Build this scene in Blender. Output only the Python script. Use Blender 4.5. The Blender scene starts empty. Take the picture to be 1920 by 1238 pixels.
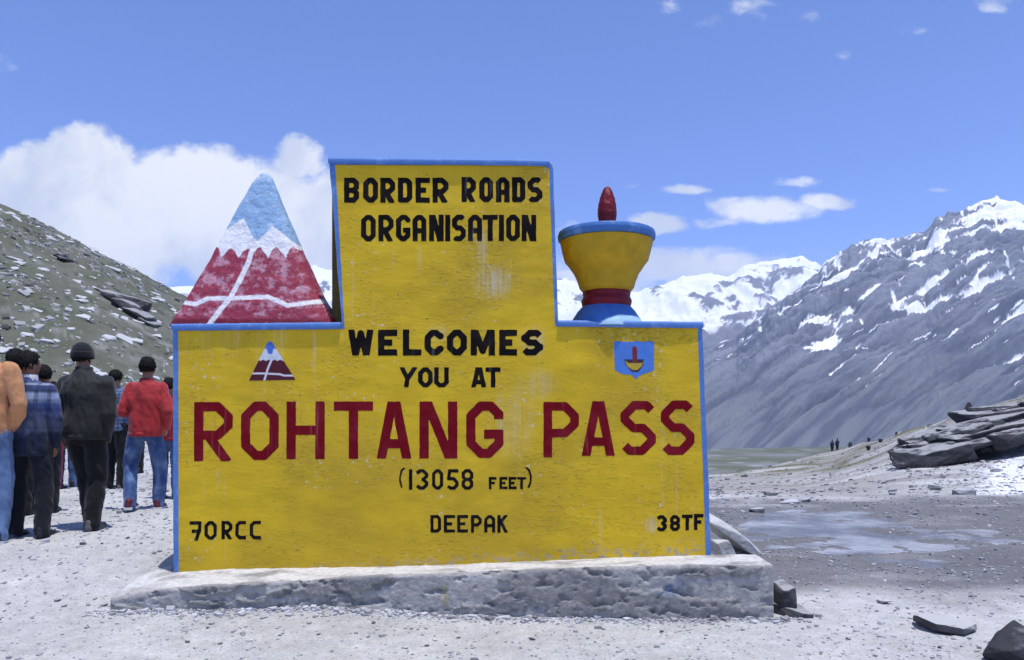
import bpy, bmesh, math, random
import numpy as np
from mathutils import Vector, Matrix, noise as mnoise

sc = bpy.context.scene
COL = sc.collection
R = math.radians
random.seed(7)
rng = np.random.default_rng(11)

# ------------------------------------------------------------------ camera
F_PX, HOR, CX, CAM_H = 1450.0, 790.0, 960.0, 1.35      # photo pixels: focal length, horizon row, centre column
cam = bpy.data.cameras.new('camera'); cam_o = bpy.data.objects.new('camera', cam); COL.objects.link(cam_o)
cam.sensor_width = 36.0; cam.lens = 36.0 * F_PX / 1920.0
cam.shift_y = (HOR - 619.0) / 1920.0
cam.clip_start = 0.05; cam.clip_end = 60000.0
cam_o.location = (0, 0, CAM_H); cam_o.rotation_euler = (R(90), 0, 0)
sc.camera = cam_o

# ------------------------------------------------------------------ sun, sky, exposure
SUN = Vector((0.11, -0.145, 0.982)).normalized()
sl = bpy.data.lights.new('sun', 'SUN'); so = bpy.data.objects.new('sun', sl); COL.objects.link(so)
sl.energy = 4.4; sl.angle = R(0.5); sl.color = (1.0, 0.97, 0.93)
so.location = (20, -20, 60); so.rotation_euler = SUN.to_track_quat('Z', 'Y').to_euler()

sc.view_settings.view_transform = 'Standard'; sc.view_settings.look = 'None'
sc.view_settings.exposure = 0.0; sc.view_settings.gamma = 1.0; sc.view_settings.use_curve_mapping = False
sc.cycles.use_denoising = True
sc.cycles.max_bounces = 8; sc.cycles.volume_bounces = 1
sc.cycles.sample_clamp_indirect = 8.0

world = bpy.data.worlds.new('World'); sc.world = world; world.use_nodes = True

class NT:
    """tiny helper to write node trees"""
    def __init__(s, tree):
        s.t = tree; s.n = tree.nodes; s.l = tree.links
    def new(s, typ, **kw):
        n = s.n.new(typ)
        for k, v in kw.items(): setattr(n, k, v)
        return n
    def put(s, sock, v):
        if hasattr(v, 'links') or hasattr(v, 'is_linked'): s.l.new(v, sock)
        else: sock.default_value = v
    def math(s, op, a, b=0.0, c=0.0, clamp=False):
        n = s.new('ShaderNodeMath', operation=op); n.use_clamp = clamp
        s.put(n.inputs[0], a); s.put(n.inputs[1], b)
        if op in ('MULTIPLY_ADD', 'SMOOTH_MAX', 'SMOOTH_MIN', 'WRAP'): s.put(n.inputs[2], c)
        return n.outputs[0]
    def vmath(s, op, a, b=(0, 0, 0), out=0):
        n = s.new('ShaderNodeVectorMath', operation=op)
        s.put(n.inputs[0], a); s.put(n.inputs[1], b)
        return n.outputs[out]
    def noise(s, vec, scale, detail=4.0, rough=0.55, dist=0.0, out='Fac'):
        n = s.new('ShaderNodeTexNoise')
        s.l.new(vec, n.inputs['Vector']); n.inputs['Scale'].default_value = scale
        n.inputs['Detail'].default_value = detail; n.inputs['Roughness'].default_value = rough
        n.inputs['Distortion'].default_value = dist
        return n.outputs[out]
    def smooth(s, v, lo, hi):
        n = s.new('ShaderNodeMapRange', interpolation_type='SMOOTHSTEP')
        s.put(n.inputs[0], v); n.inputs[1].default_value = lo; n.inputs[2].default_value = hi
        n.inputs[3].default_value = 0.0; n.inputs[4].default_value = 1.0
        return n.outputs[0]
    def mix(s, f, a, b, mode='MIX'):
        n = s.new('ShaderNodeMix', data_type='RGBA', blend_type=mode)
        s.put(n.inputs[0], f)
        s.put(n.inputs[6], a if hasattr(a, 'is_linked') else (*a, 1.0)[:4])
        s.put(n.inputs[7], b if hasattr(b, 'is_linked') else (*b, 1.0)[:4])
        return n.outputs[2]

SKY_STRENGTH = 0.15
w = NT(world.node_tree); w.n.clear()
out = w.new('ShaderNodeOutputWorld'); bg = w.new('ShaderNodeBackground'); bg.inputs[1].default_value = SKY_STRENGTH
sky = w.new('ShaderNodeTexSky'); sky.sky_type = 'NISHITA'; sky.sun_disc = False
sky.sun_elevation = math.asin(SUN.z); sky.sun_rotation = math.atan2(SUN.x, SUN.y)
sky.altitude = 3900.0; sky.air_density = 1.0; sky.dust_density = 0.4; sky.ozone_density = 1.0
tc = w.new('ShaderNodeTexCoord')
sep = w.new('ShaderNodeSeparateXYZ'); w.l.new(tc.outputs['Generated'], sep.inputs[0])
yy = w.math('MAXIMUM', w.math('ABSOLUTE', sep.outputs[1]), 0.08)
cmb = w.new('ShaderNodeCombineXYZ')
w.put(cmb.inputs[0], w.math('DIVIDE', sep.outputs[0], yy)); w.put(cmb.inputs[1], w.math('DIVIDE', sep.outputs[2], yy))
P = cmb.outputs[0]
def warp(P, sc1, amp1, sc2, amp2):
    a = w.vmath('SUBTRACT', w.noise(P, sc1, 3.0, out='Color'), (0.5, 0.5, 0.5))
    b = w.vmath('SUBTRACT', w.noise(P, sc2, 4.0, out='Color'), (0.5, 0.5, 0.5))
    q = w.vmath('ADD', P, w.vmath('MULTIPLY', a, (amp1, amp1, 0)))
    return w.vmath('ADD', q, w.vmath('MULTIPLY', b, (amp2, amp2, 0)))
def field(P, blobs):
    acc = None
    for (px, py, rx, ry, st) in blobs:
        d = w.vmath('SUBTRACT', P, ((px - CX) / F_PX, (HOR - py) / F_PX, 0))
        d = w.vmath('MULTIPLY', d, (F_PX / rx, F_PX / ry, 0))
        f = w.math('MULTIPLY_ADD', w.vmath('DOT_PRODUCT', d, d, out=1), -st, st)
        acc = f if acc is None else w.math('MAXIMUM', acc, f)
    return acc
# heaped cloud bank low in the left of the sky
cum = [(40, 380, 330, 118, 1.0), (185, 335, 150, 102, 1.0), (330, 400, 240, 135, 1.0), (480, 420, 190, 140, 1.0),
       (556, 305, 52, 62, .75), (600, 410, 60, 100, 0.9), (250, 470, 260, 70, 0.9), (-250, 400, 260, 150, 1.0),
       (-600, 420, 260, 110, 1.0), (600, 470, 90, 60, 0.7)]
Pw = warp(P, 5.0, 0.06, 17.0, 0.045)
nz = w.noise(P, 11.0, 10.0, 0.62)
fc = w.math('ADD', field(Pw, cum), w.math('MULTIPLY_ADD', nz, 2.3, -1.22))
a_cum = w.smooth(fc, -0.06, 0.46)
# small wisps
wis = [(1233, 420, 66, 27, 2.0), (1430, 392, 135, 32, 1.6), (1545, 376, 75, 18, 1.4), (1340, 418, 60, 14, 0.8),
       (1290, 355, 64, 13, 1.2), (1495, 345, 60, 15, 1.0), (1180, 348, 28, 8, .8), (1765, 356, 30, 9, .8), (1290, 500, 220, 44, 1.6),
       (1350, 470, 110, 14, .7), (1060, 425, 40, 14, .7), (1130, 520, 190, 60, 1.2), (1410, 15, 60, 26, .62), (1330, 40, 45, 18, .4),
       (1517, 32, 30, 15, .5), (1583, 100, 28, 20, .5), (1860, 5, 60, 20, .75), (1715, 56, 40, 14, .38), (5, 125, 40, 30, .55),
       (1250, 15, 40, 20, .5), (2300, 300, 220, 40, 1.0), (2700, 450, 300, 60, 1.0), (700, -500, 160, 60, .8), (1800, -700, 260, 80, .9)]
Pc = w.vmath('MULTIPLY', P, (1.0, 2.2, 1.0))
nw = w.noise(Pc, 22.0, 6.0, 0.62, 0.4)
fw = w.math('ADD', field(warp(P, 18.0, 0.022, 50.0, 0.01), wis), w.math('MULTIPLY_ADD', nw, 2.2, -1.40))
a_w = w.math('MULTIPLY', w.smooth(fw, -0.1, 1.15), 0.95)
shade = w.noise(Pw, 6.0, 7.0, 0.58)
ccol = w.mix(w.smooth(shade, 0.36, 0.60), tuple(c / SKY_STRENGTH for c in (.70, .76, .89)), tuple(c / SKY_STRENGTH for c in (1.04, 1.05, 1.06)))
skyc = w.mix(1.0, sky.outputs[0], (.92, 1.09, 1.64), 'MULTIPLY')
alpha = w.math('MAXIMUM', a_cum, a_w)
w.l.new(w.mix(alpha, skyc, ccol), bg.inputs[0])
w.l.new(bg.outputs[0], out.inputs[0])

# ------------------------------------------------------------------ numpy noise
def _hash(i, j, seed):
    h = (i.astype(np.uint32) * np.uint32(374761393) + j.astype(np.uint32) * np.uint32(668265263) + np.uint32((seed * 2246822519 + 97) & 0xffffffff))
    h = (h ^ (h >> np.uint32(13))) * np.uint32(1274126177)
    h = h ^ (h >> np.uint32(16))
    return h.astype(np.float64) / 4294967295.0
def pn(x, y, seed=0):
    x = np.asarray(x, float); y = np.asarray(y, float)
    xi = np.floor(x); yi = np.floor(y); fx = x - xi; fy = y - yi
    xi = xi.astype(np.int64); yi = yi.astype(np.int64)
    ux = fx * fx * fx * (fx * (fx * 6 - 15) + 10); uy = fy * fy * fy * (fy * (fy * 6 - 15) + 10)
    def g(dx, dy):
        a = _hash(xi + dx, yi + dy, seed) * 2 * np.pi
        return np.cos(a) * (fx - dx) + np.sin(a) * (fy - dy)
    a = g(0, 0) * (1 - ux) + g(1, 0) * ux; b = g(0, 1) * (1 - ux) + g(1, 1) * ux
    return (a * (1 - uy) + b * uy) * 1.5
def fbm(x, y, o=4, seed=0, gain=.5, lac=2.03):
    s = 0; a = 1.0; t = 0
    for k in range(o):
        s = s + a * pn(x * lac ** k + 17.3 * k, y * lac ** k - 9.1 * k, seed + k); t += a; a *= gain
    return s / t
def ridged(x, y, o=4, seed=0, gain=.5, lac=2.03):
    s = 0; a = 1.0; t = 0
    for k in range(o):
        s = s + a * (1 - 2 * np.abs(pn(x * lac ** k + 31.7 * k, y * lac ** k + 3.3 * k, seed + k))); t += a; a *= gain
    return s / t
def sstep(a, b, x):
    t = np.clip((np.asarray(x, float) - a) / (b - a), 0, 1); return t * t * (3 - 2 * t)

# ------------------------------------------------------------------ object helpers
def link(o, parent=None):
    COL.objects.link(o)
    if parent: o.parent = parent
    return o
def tag(o, label=None, cat=None, group=None, kind=None):
    if label: o['label'] = label
    if cat: o['category'] = cat
    if group: o['group'] = group
    if kind: o['kind'] = kind
    return o
def empty(name, loc=(0, 0, 0), rz=0.0):
    o = bpy.data.objects.new(name, None); o.location = loc; o.rotation_euler = (0, 0, rz); o.empty_display_size = .1
    return link(o)
def mesh_np(name, V, Fq, mat=None, parent=None, smooth=True, col=None):
    """V (n,3); Fq either (m,3|4) int array or a list of index lists"""
    me = bpy.data.meshes.new(name)
    if isinstance(Fq, np.ndarray):
        n, k = Fq.shape
        me.vertices.add(len(V)); me.vertices.foreach_set('co', np.asarray(V, np.float32).ravel())
        me.loops.add(n * k); me.loops.foreach_set('vertex_index', Fq.astype(np.int32).ravel())
        me.polygons.add(n); me.polygons.foreach_set('loop_start', np.arange(0, n * k, k, dtype=np.int32))
        me.update(calc_edges=True)
    else:
        me.from_pydata([tuple(map(float, v)) for v in V], [], [list(map(int, f)) for f in Fq]); me.update()
    me.validate()
    me.polygons.foreach_set('use_smooth', np.full(len(me.polygons), smooth, dtype=bool))
    if col is not None:
        at = me.color_attributes.new('paint', 'FLOAT_COLOR', 'POINT')
        c = np.ones((len(V), 4), np.float32); c[:, :3] = col
        at.data.foreach_set('color', c.ravel())
    if mat: me.materials.append(mat)
    o = bpy.data.objects.new(name, me)
    return link(o, parent)
def grid_faces(nr, nc, wrap=False):
    r = np.arange(nr - 1)[:, None]; c = np.arange(nc if wrap else nc - 1)[None, :]
    c2 = (c + 1) % nc
    a = r * nc + c; b = r * nc + c2; d = (r + 1) * nc + c2; e = (r + 1) * nc + c
    return np.stack([a, b, d, e], -1).reshape(-1, 4)

# ------------------------------------------------------------------ materials
MATS = {}
def mat(name, color=None, rough=.8, var=.0, vscale=6.0, bump=0.0, bscale=40.0, attr=False, spec=.3, var2=None, metallic=0.0, sheen=0.0, extra=None, bdetail=6.0):
    if name in MATS: return MATS[name]
    m = bpy.data.materials.new(name); m.use_nodes = True; MATS[name] = m
    t = NT(m.node_tree); b = m.node_tree.nodes['Principled BSDF']
    b.inputs['Roughness'].default_value = rough; b.inputs['Specular IOR Level'].default_value = spec
    b.inputs['Metallic'].default_value = metallic
    if sheen: b.inputs['Sheen Weight'].default_value = sheen
    tc = t.new('ShaderNodeTexCoord'); V = tc.outputs['Object']
    if attr:
        a = t.new('ShaderNodeVertexColor'); a.layer_name = 'paint'; c = a.outputs[0]
    else:
        rgb = t.new('ShaderNodeRGB'); rgb.outputs[0].default_value = (*color, 1); c = rgb.outputs[0]
    if var:
        n = t.noise(V, vscale, 6.0, .6)
        lo, hi = 1 - var, 1 + var
        k = t.new('ShaderNodeMapRange'); t.put(k.inputs[0], n); k.inputs[1].default_value = .3; k.inputs[2].default_value = .7
        k.inputs[3].default_value = lo; k.inputs[4].default_value = hi
        cc = t.new('ShaderNodeCombineColor'); [t.put(cc.inputs[i], k.outputs[0]) for i in range(3)]
        c = t.mix(1.0, c, cc.outputs[0], 'MULTIPLY')
    if extra: c = extra(t, V, c, b)
    t.put(b.inputs['Base Color'], c)
    if bump:
        n = t.noise(V, bscale, bdetail, .6)
        bn = t.new('ShaderNodeBump'); bn.inputs['Strength'].default_value = 1.0; bn.inputs['Distance'].default_value = bump
        t.put(bn.inputs['Height'], n); t.l.new(bn.outputs[0], b.inputs['Normal'])
    return m

# ------------------------------------------------------------------ terrain of the pass
def pchip(xk, yk, x):
    xk = np.asarray(xk, float); yk = np.asarray(yk, float)
    h = np.diff(xk); dl = np.diff(yk) / h; m = np.zeros_like(yk)
    for i in range(1, len(xk) - 1):
        if dl[i - 1] * dl[i] > 0:
            w1 = 2 * h[i] + h[i - 1]; w2 = h[i] + 2 * h[i - 1]
            m[i] = (w1 + w2) / (w1 / dl[i - 1] + w2 / dl[i])
    m[0] = dl[0]; m[-1] = dl[-1]
    i = np.clip(np.searchsorted(xk, x) - 1, 0, len(xk) - 2); t = np.clip((x - xk[i]) / h[i], 0, 1)
    return ((2*t**3 - 3*t**2 + 1) * yk[i] + (t**3 - 2*t**2 + t) * h[i] * m[i] + (-2*t**3 + 3*t**2) * yk[i+1] + (t**3 - t**2) * h[i] * m[i+1])
LEFT0 = [(.4, 0), (4.3, 0)]
PROF = [
 (-1300, LEFT0 + [(5.2, .08), (7, .36), (10, .42), (20, .9), (40, 4), (110, 43), (150, 46), (200, 30), (450, -110)]),
 (0,   LEFT0 + [(5.2, .05), (7, .35), (10, .38), (20, .5), (45, 1.4), (130, 34.0), (160, 31), (450, -110)]),
 (170, LEFT0 + [(5.2, .05), (7, .35), (10, .38), (20, .5), (45, 1.4), (140, 28.6), (170, 25), (450, -110)]),
 (340, LEFT0 + [(5.2, .05), (7, .35), (10, .38), (20, .5), (50, 1.4), (150, 22.8), (180, 18), (450, -110)]),
 (600, LEFT0 + [(5.2, .05), (7, .33), (10, .36), (20, .4), (60, 1), (165, 12), (200, 8), (450, -110)]),
 (900, LEFT0 + [(5.2, .0), (7, .25), (10, .25), (20, .2), (60, -.4), (120, 1), (170, -4), (450, -110)]),
 (1200, LEFT0 + [(5.2, 0), (7, .06), (10, .03), (15, -.15), (30, -1), (60, -2.6), (90, -4.5), (450, -110)]),
 (1340, LEFT0 + [(8, 0), (13, 0), (20, -.5), (30, -1.15), (55, -2.5), (65, -3.6), (450, -110)]),
 (1500, LEFT0 + [(8, 0), (13, 0), (20, -.45), (30, -.95), (60, -1.75), (80, -2.5), (90, -3.6), (450, -110)]),
 (1565, LEFT0 + [(8, 0), (13, 0), (20, -.35), (40, -1.0), (60, -1.4), (100, -2.4), (112, -3.6), (450, -110)]),
 (1640, LEFT0 + [(8, 0), (13, 0), (20, -.18), (30, -.2), (50, .0), (75, -.4), (95, -2.6), (450, -110)]),
 (1700, LEFT0 + [(8, 0), (13, .02), (20, -.03), (24, .12), (32, .45), (42, .85), (50, .6), (70, -2), (450, -110)]),
 (1800, LEFT0 + [(8, 0), (13, .02), (18, .02), (23, .18), (27, .75), (34, 1.78), (40, 1.6), (60, -1), (450, -110)]),
 (1920, LEFT0 + [(8, 0), (13, .03), (17, .08), (22, .42), (25, .85), (34, 2.5), (45, 2.6), (70, 0), (450, -110)]),
 (3200, LEFT0 + [(8, .05), (13, .3), (17, .8), (25, 2.5), (40, 4.5), (60, 4.5), (100, 0), (450, -110)]),
]
LD = np.linspace(math.log(.4), math.log(450), 500)
TAB = np.array([pchip([math.log(d) for d, _ in p], [z for _, z in p], LD) for _, p in PROF])
UK = np.array([(px - CX) / F_PX for px, _ in PROF])
# smooth the table across the columns: resample finely, then box-blur
UF = np.linspace(UK[0], UK[-1], 700)
TF = np.array([np.interp(UF, UK, TAB[:, j]) for j in range(len(LD))])
k = np.ones(9) / 9
TF = np.array([np.convolve(np.pad(r, 4, mode='edge'), k, 'valid') for r in TF]).T
def base_z(x, y):
    x = np.asarray(x, float); y = np.asarray(y, float)
    d = np.hypot(x, y); yy = np.maximum(y, 1e-3)
    u = np.clip(x / yy, UF[0], UF[-1])
    dd = np.where(np.abs(x / yy) > UF[-1], d * .62, yy)           # profiles are given by forward distance
    fu = (u - UF[0]) / (UF[1] - UF[0]); iu = np.clip(fu.astype(int), 0, len(UF) - 2); tu = fu - iu
    fl = np.clip((np.log(np.maximum(dd, .4)) - LD[0]) / (LD[1] - LD[0]), 0, len(LD) - 1.001); il = fl.astype(int); tl = fl - il
    z = (TF[iu, il] * (1 - tu) + TF[iu + 1, il] * tu) * (1 - tl) + (TF[iu, il + 1] * (1 - tu) + TF[iu + 1, il + 1] * tu) * tl
    return z * sstep(-.1, .35, y / np.maximum(d, 1e-3))
def puddle_mask(x, y):
    cx, cy = 4.1, 9.6
    r = np.hypot((x - cx - .12 * (y - cy)) / 2.1, (y - cy) / 2.6) + .42 * fbm(x * .8, y * .8, 4, 51)
    return 1 - sstep(.55, 1.1, r)
def wet_mask(x, y):
    e = .5 * fbm(x * .6, y * .6, 4, 61)
    return sstep(5.85, 6.35, y + e * .35 - .05 * (x - 2)) * (1 - sstep(12.4, 14.5, y + e * 3)) * sstep(1.4, 2.1, x + e * .6)
def hill_mask(x, y):
    d = np.hypot(x, y)
    return sstep(36, 50, d + 6 * fbm(x * .08, y * .08, 3, 71)) * (1 - sstep(-6, 10, x))
def tz(x, y):
    x = np.asarray(x, float); y = np.asarray(y, float)
    z = base_z(x, y); d = np.hypot(x, y)
    near = 1 - sstep(30, 45, d)
    z = z + near * (.03 * fbm(x * .55, y * .55, 3, 1) + .022 * fbm(x * 2.1, y * 2.1, 4, 2) + .007 * fbm(x * 9, y * 9, 3, 3))
    pm = puddle_mask(x, y)
    z = z - .022 * pm + .020 * pm * fbm(x * .8, y * 2.6, 4, 52)
    z = z + .012 * wet_mask(x, y) * (1 - pm) + .02 * wet_mask(x, y) * fbm(x * .9, y * 2.2, 3, 5)
    hm = hill_mask(x, y)
    far = sstep(14, 40, d) * (1 - hm)
    z = z + far * (.22 * fbm(x * .16, y * .16, 4, 7))
    # slope strata: benches dipping to the right across the left hill
    s = x * .42 + z * .9
    z = z + hm * (1.1 * fbm(x * .05, y * .05, 4, 8) + .55 * ridged(s * .22, (y - x * .3) * .06, 3, 9) + .22 * fbm(x * .5, y * .5, 3, 10))
    return z
def tzs(x, y): return float(tz(np.array([x]), np.array([y]))[0])
def at(px, py, d): return ((px - CX) / F_PX * d, d, CAM_H + (HOR - py) / F_PX * d)

az_in = np.linspace(R(-41), R(41), 820)
az_l = np.linspace(R(-180), R(-41), 90)[:-1]; az_r = np.linspace(R(41), R(180), 90)[1:-1]
AZ = np.concatenate([az_l, az_in, az_r])
RD = np.concatenate([np.linspace(.15, 3.6, 14)[:-1], np.exp(np.linspace(math.log(3.6), math.log(30), 210))[:-1], np.exp(np.linspace(math.log(30), math.log(180), 150))[:-1], np.exp(np.linspace(math.log(180), math.log(450), 14))])
A2, D2 = np.meshgrid(AZ, RD)
X, Y = D2 * np.sin(A2), D2 * np.cos(A2); Z = tz(X, Y)
V = np.stack([X.ravel(), Y.ravel(), Z.ravel()], -1)
xr, yr = V[:, 0], V[:, 1]
def lerp(a, b, t): return a + (np.asarray(b) - a) * t[:, None]
n1 = fbm(xr * .35, yr * .35, 4, 21); n2 = fbm(xr * 2.3, yr * 2.3, 4, 22); dd = np.hypot(xr, yr)
c = np.tile(np.array([.465, .46, .442]), (len(V), 1))
c = lerp(c, [.345, .338, .322], sstep(.0, .5, n1)); c = lerp(c, [.53, .525, .50], sstep(.12, .55, n2) * .7)
bank = sstep(13, 20, dd) * sstep(-.5, 2, xr)
c = lerp(c, [.29, .272, .25], bank * sstep(-.45, .12, fbm(xr * .12, yr * .3, 4, 24)) * .9)
pale = bank * sstep(.40, .60, xr / np.maximum(yr, .1) + .12 * fbm(xr * .15, yr * .15, 3, 25)) * (1 - sstep(26, 30, dd))
c = lerp(c, [.50, .495, .48], pale * sstep(-.4, .2, fbm(xr * .25, yr * .7, 4, 27)))
wet = wet_mask(xr, yr) * sstep(-.5, .1, fbm(xr * .5, yr * 1.1, 4, 26) + .25)
c = lerp(c, [.145, .142, .148], wet * .92)
crest_r = sstep(30, 34, yr) * sstep(12, 15, xr) * (1 - sstep(60, 80, dd)) * sstep(-.1, .2, fbm(xr * .3, yr * .3, 3, 29))
c = lerp(c, [.15, .15, .075], crest_r * .9)
hm = hill_mask(xr, yr)
g = fbm(xr * .13, yr * .13, 5, 31); g2 = fbm(xr * .6, yr * .6, 4, 32)
hc = lerp(np.tile(np.array([.10, .106, .074]), (len(V), 1)), [.14, .14, .115], sstep(-.2, .4, g)); hc = lerp(hc, [.075, .088, .045], sstep(.1, .5, -g2) * .8)
hc = lerp(hc, [.25, .25, .24], sstep(.25, .45, fbm(xr * .35 + V[:, 2] * .3, yr * .35, 4, 33)) * .65)
hc = hc * 1.12
spk = sstep(.30, .40, fbm(xr * .75 + V[:, 2] * .8, yr * .45, 4, 34) + .10 * g)
hc = lerp(hc, [.40, .40, .39], spk * .3)
hc = lerp(hc, [.05, .055, .04], sstep(.36, .44, fbm(xr * .5 - V[:, 2] * .5, yr * .4, 4, 35)) * .7)
snp = sstep(.595, .625, xr / np.maximum(yr, .1) + .035 * fbm(xr * .5, yr * .5, 4, 36) - .004 * (yr - 18)) * sstep(13.2, 14.6, yr + .8 * fbm(xr * .6, yr, 3, 37)) * (1 - sstep(23.5, 25, yr))
c = lerp(c, [.72, .72, .72], snp * sstep(-.45, -.1, fbm(xr * .8, yr * 1.6, 4, 38)))
c = lerp(c, [0, 0, 0], hm) + hc * hm[:, None]
Fq = grid_faces(len(RD), len(AZ), True)[:, ::-1]
def ground_extra(t, V, c, b):
    n = t.noise(V, 55.0, 6.0, .75); n2 = t.noise(V, 9.0, 6.0, .7)
    k = t.new('ShaderNodeMapRange'); t.put(k.inputs[0], n); [setattr(k.inputs[i], 'default_value', v) for i, v in ((1, .3), (2, .7), (3, .72), (4, 1.25))]
    k2 = t.new('ShaderNodeMapRange'); t.put(k2.inputs[0], n2); [setattr(k2.inputs[i], 'default_value', v) for i, v in ((1, .3), (2, .7), (3, .84), (4, 1.14))]
    k3 = t.new('ShaderNodeMapRange'); t.put(k3.inputs[0], t.noise(V, .9, 6.0, .7)); [setattr(k3.inputs[i], 'default_value', v) for i, v in ((1, .3), (2, .7), (3, .82), (4, 1.16))]
    m = t.math('MULTIPLY', t.math('MULTIPLY', k.outputs[0], k2.outputs[0]), k3.outputs[0])
    cc = t.new('ShaderNodeCombineColor'); [t.put(cc.inputs[i], m) for i in range(3)]
    return t.mix(1.0, c, cc.outputs[0], 'MULTIPLY')
M_GROUND = mat('stony_ground', attr=True, rough=.92, spec=.15, bump=.012, bscale=38.0, extra=ground_extra, bdetail=8.0)
ground = mesh_np('ground', V, Fq, M_GROUND, col=c); tag(ground, kind='structure')

# shallow puddle, shoreline made by the ground that rises through it
def water_mat():
    m = bpy.data.materials.new('muddy_water_glints'); m.use_nodes = True; t = NT(m.node_tree); b = m.node_tree.nodes['Principled BSDF']
    tc = t.new('ShaderNodeTexCoord')
    t.put(b.inputs['Base Color'], t.mix(t.smooth(t.noise(tc.outputs['Object'], .9, 5.0, .6), .42, .62), (.15, .155, .165), (.42, .43, .45))); b.inputs['Roughness'].default_value = .12; b.inputs['IOR'].default_value = 1.33  # pale silt-like patches stand in for bright reflections on the water
    bn = t.new('ShaderNodeBump'); bn.inputs['Distance'].default_value = .024; t.put(bn.inputs['Height'], t.noise(tc.outputs['Object'], 9.0, 4.0))
    t.l.new(bn.outputs[0], b.inputs['Normal']); return m
gx, gy = np.meshgrid(np.linspace(1.7, 7.4, 60), np.linspace(6.8, 12.6, 60))
Vp = np.stack([gx.ravel(), gy.ravel(), np.full(gx.size, -.014)], -1)
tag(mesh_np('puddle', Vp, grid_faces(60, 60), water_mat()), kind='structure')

# valley floor reaching to the horizon
gx, gy = np.meshgrid(np.concatenate([np.linspace(-16000, -1500, 20), np.linspace(-1200, 2600, 150), np.linspace(3000, 16000, 20)]),
                     np.concatenate([np.linspace(-12000, 200, 20), np.linspace(300, 3600, 150), np.linspace(4000, 22000, 30)]))
dv = np.hypot(gx, gy)
gz = -80 + 7 * fbm(gx * .003, gy * .003, 4, 41) - 30 * (1 - sstep(250, 600, dv))
Vv = np.stack([gx.ravel(), gy.ravel(), gz.ravel()], -1)
n1 = fbm(Vv[:, 0] * .006, Vv[:, 1] * .004, 5, 42); n2 = fbm(Vv[:, 0] * .02, Vv[:, 1] * .012, 4, 43)
cv = lerp(np.tile(np.array([.115, .125, .075]), (len(Vv), 1)), [.20, .20, .19], sstep(-.1, .3, n1)); cv = lerp(cv, [.36, .36, .37], sstep(.25, .4, n2) * .8)
tag(mesh_np('valley', Vv, grid_faces(*gx.shape), mat('valley_ground', attr=True, rough=.95, spec=.1), col=cv), kind='structure')

# ------------------------------------------------------------------ mountains
def mountain_mat(name):
    return mat(name, attr=True, rough=.9, spec=.1, bump=5.0, bscale=.02, bdetail=8.0)
def skyline(pts, u): return np.interp(u, [(p - CX) / F_PX for p, _ in pts], [(HOR - q) / F_PX for _, q in pts])

# rocky mountain on the right: flank whose ribs run down to the left
SK = [(700, 800), (1000, 742), (1200, 688), (1320, 652), (1380, 634), (1440, 582), (1500, 541), (1540, 503), (1580, 472), (1620, 456),
      (1680, 452), (1735, 434), (1760, 410), (1810, 397), (1850, 378), (1868, 371), (1885, 378), (1925, 388), (2050, 350), (2300, 420), (2700, 380), (3400, 520)]
uu = np.concatenate([np.linspace((700 - CX) / F_PX, (1280 - CX) / F_PX, 60)[:-1], np.linspace((1280 - CX) / F_PX, (1980 - CX) / F_PX, 620), np.linspace((1980 - CX) / F_PX, (3400 - CX) / F_PX, 90)[1:]])
tt = np.concatenate([np.linspace(-.06, 1, 330), np.linspace(1.02, 1.6, 12)])
U, T = np.meshgrid(uu, tt)
D0 = 2350 + 250 * pn(U * 6, U * 0, 81); Dc = 4700 + 500 * pn(U * 4, U * 0 + 3, 82)
D = D0 + (Dc - D0) * T
el = skyline(SK, U)
zc = el * Dc + CAM_H; zb = -84.0
sh = np.where(T < 1, np.clip(T, 0, 1) ** 1.12, 1 - (T - 1) * 1.1)
Zm = zb + (zc - zb) * sh
jag = (.0065 * ridged(U * 42, U * 0 + .3, 5, 83) - .002) * sstep(.55, 1, T) * np.exp(-np.maximum(T - 1, 0) * 6) * sstep(.0, .25, el)
ax, zz = U * 4200, Zm * 1.0
th = R(27); along = ax * math.cos(th) + zz * math.sin(th); acr = -ax * math.sin(th) + zz * math.cos(th)
rib = ridged(along / 2400, acr / 400, 3, 84, .45)
g1 = np.clip(ridged(along / 1500, acr / 170, 2, 85, .35), 0, 1); g2 = np.clip(ridged(along / 620 + .02 * fbm(ax / 80, zz / 80, 3, 95), acr / 62, 2, 96, .4), 0, 1)
g3 = np.clip(ridged(ax / 210 + zz / 500, zz / 420, 2, 97, .4), 0, 1)                       # gullies straight down the faces
crag_ = ridged(along / 420, acr / 60, 5, 94, .6)
env = sstep(0, .25, T) * (1 - .35 * sstep(.8, 1, T)) * (T <= 1.0)
lowe = sstep(.02, .25, T); hi_ = sstep(.25, .7, T)
Zd = Zm + jag * Dc + env * (95 * rib - 42 * g1 ** 2 - 22 * g2 ** 2 - 30 * hi_ * g3 ** 2 + (20 + 30 * hi_) * crag_ + 16 * ridged(ax / 95, zz / 70, 4, 98, .6) * (.35 + hi_)) * np.clip(el / .16, .15, 1.0) - 20 * env + lowe * 7 * fbm(ax / 40, zz / 40, 5, 86, .62)
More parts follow.
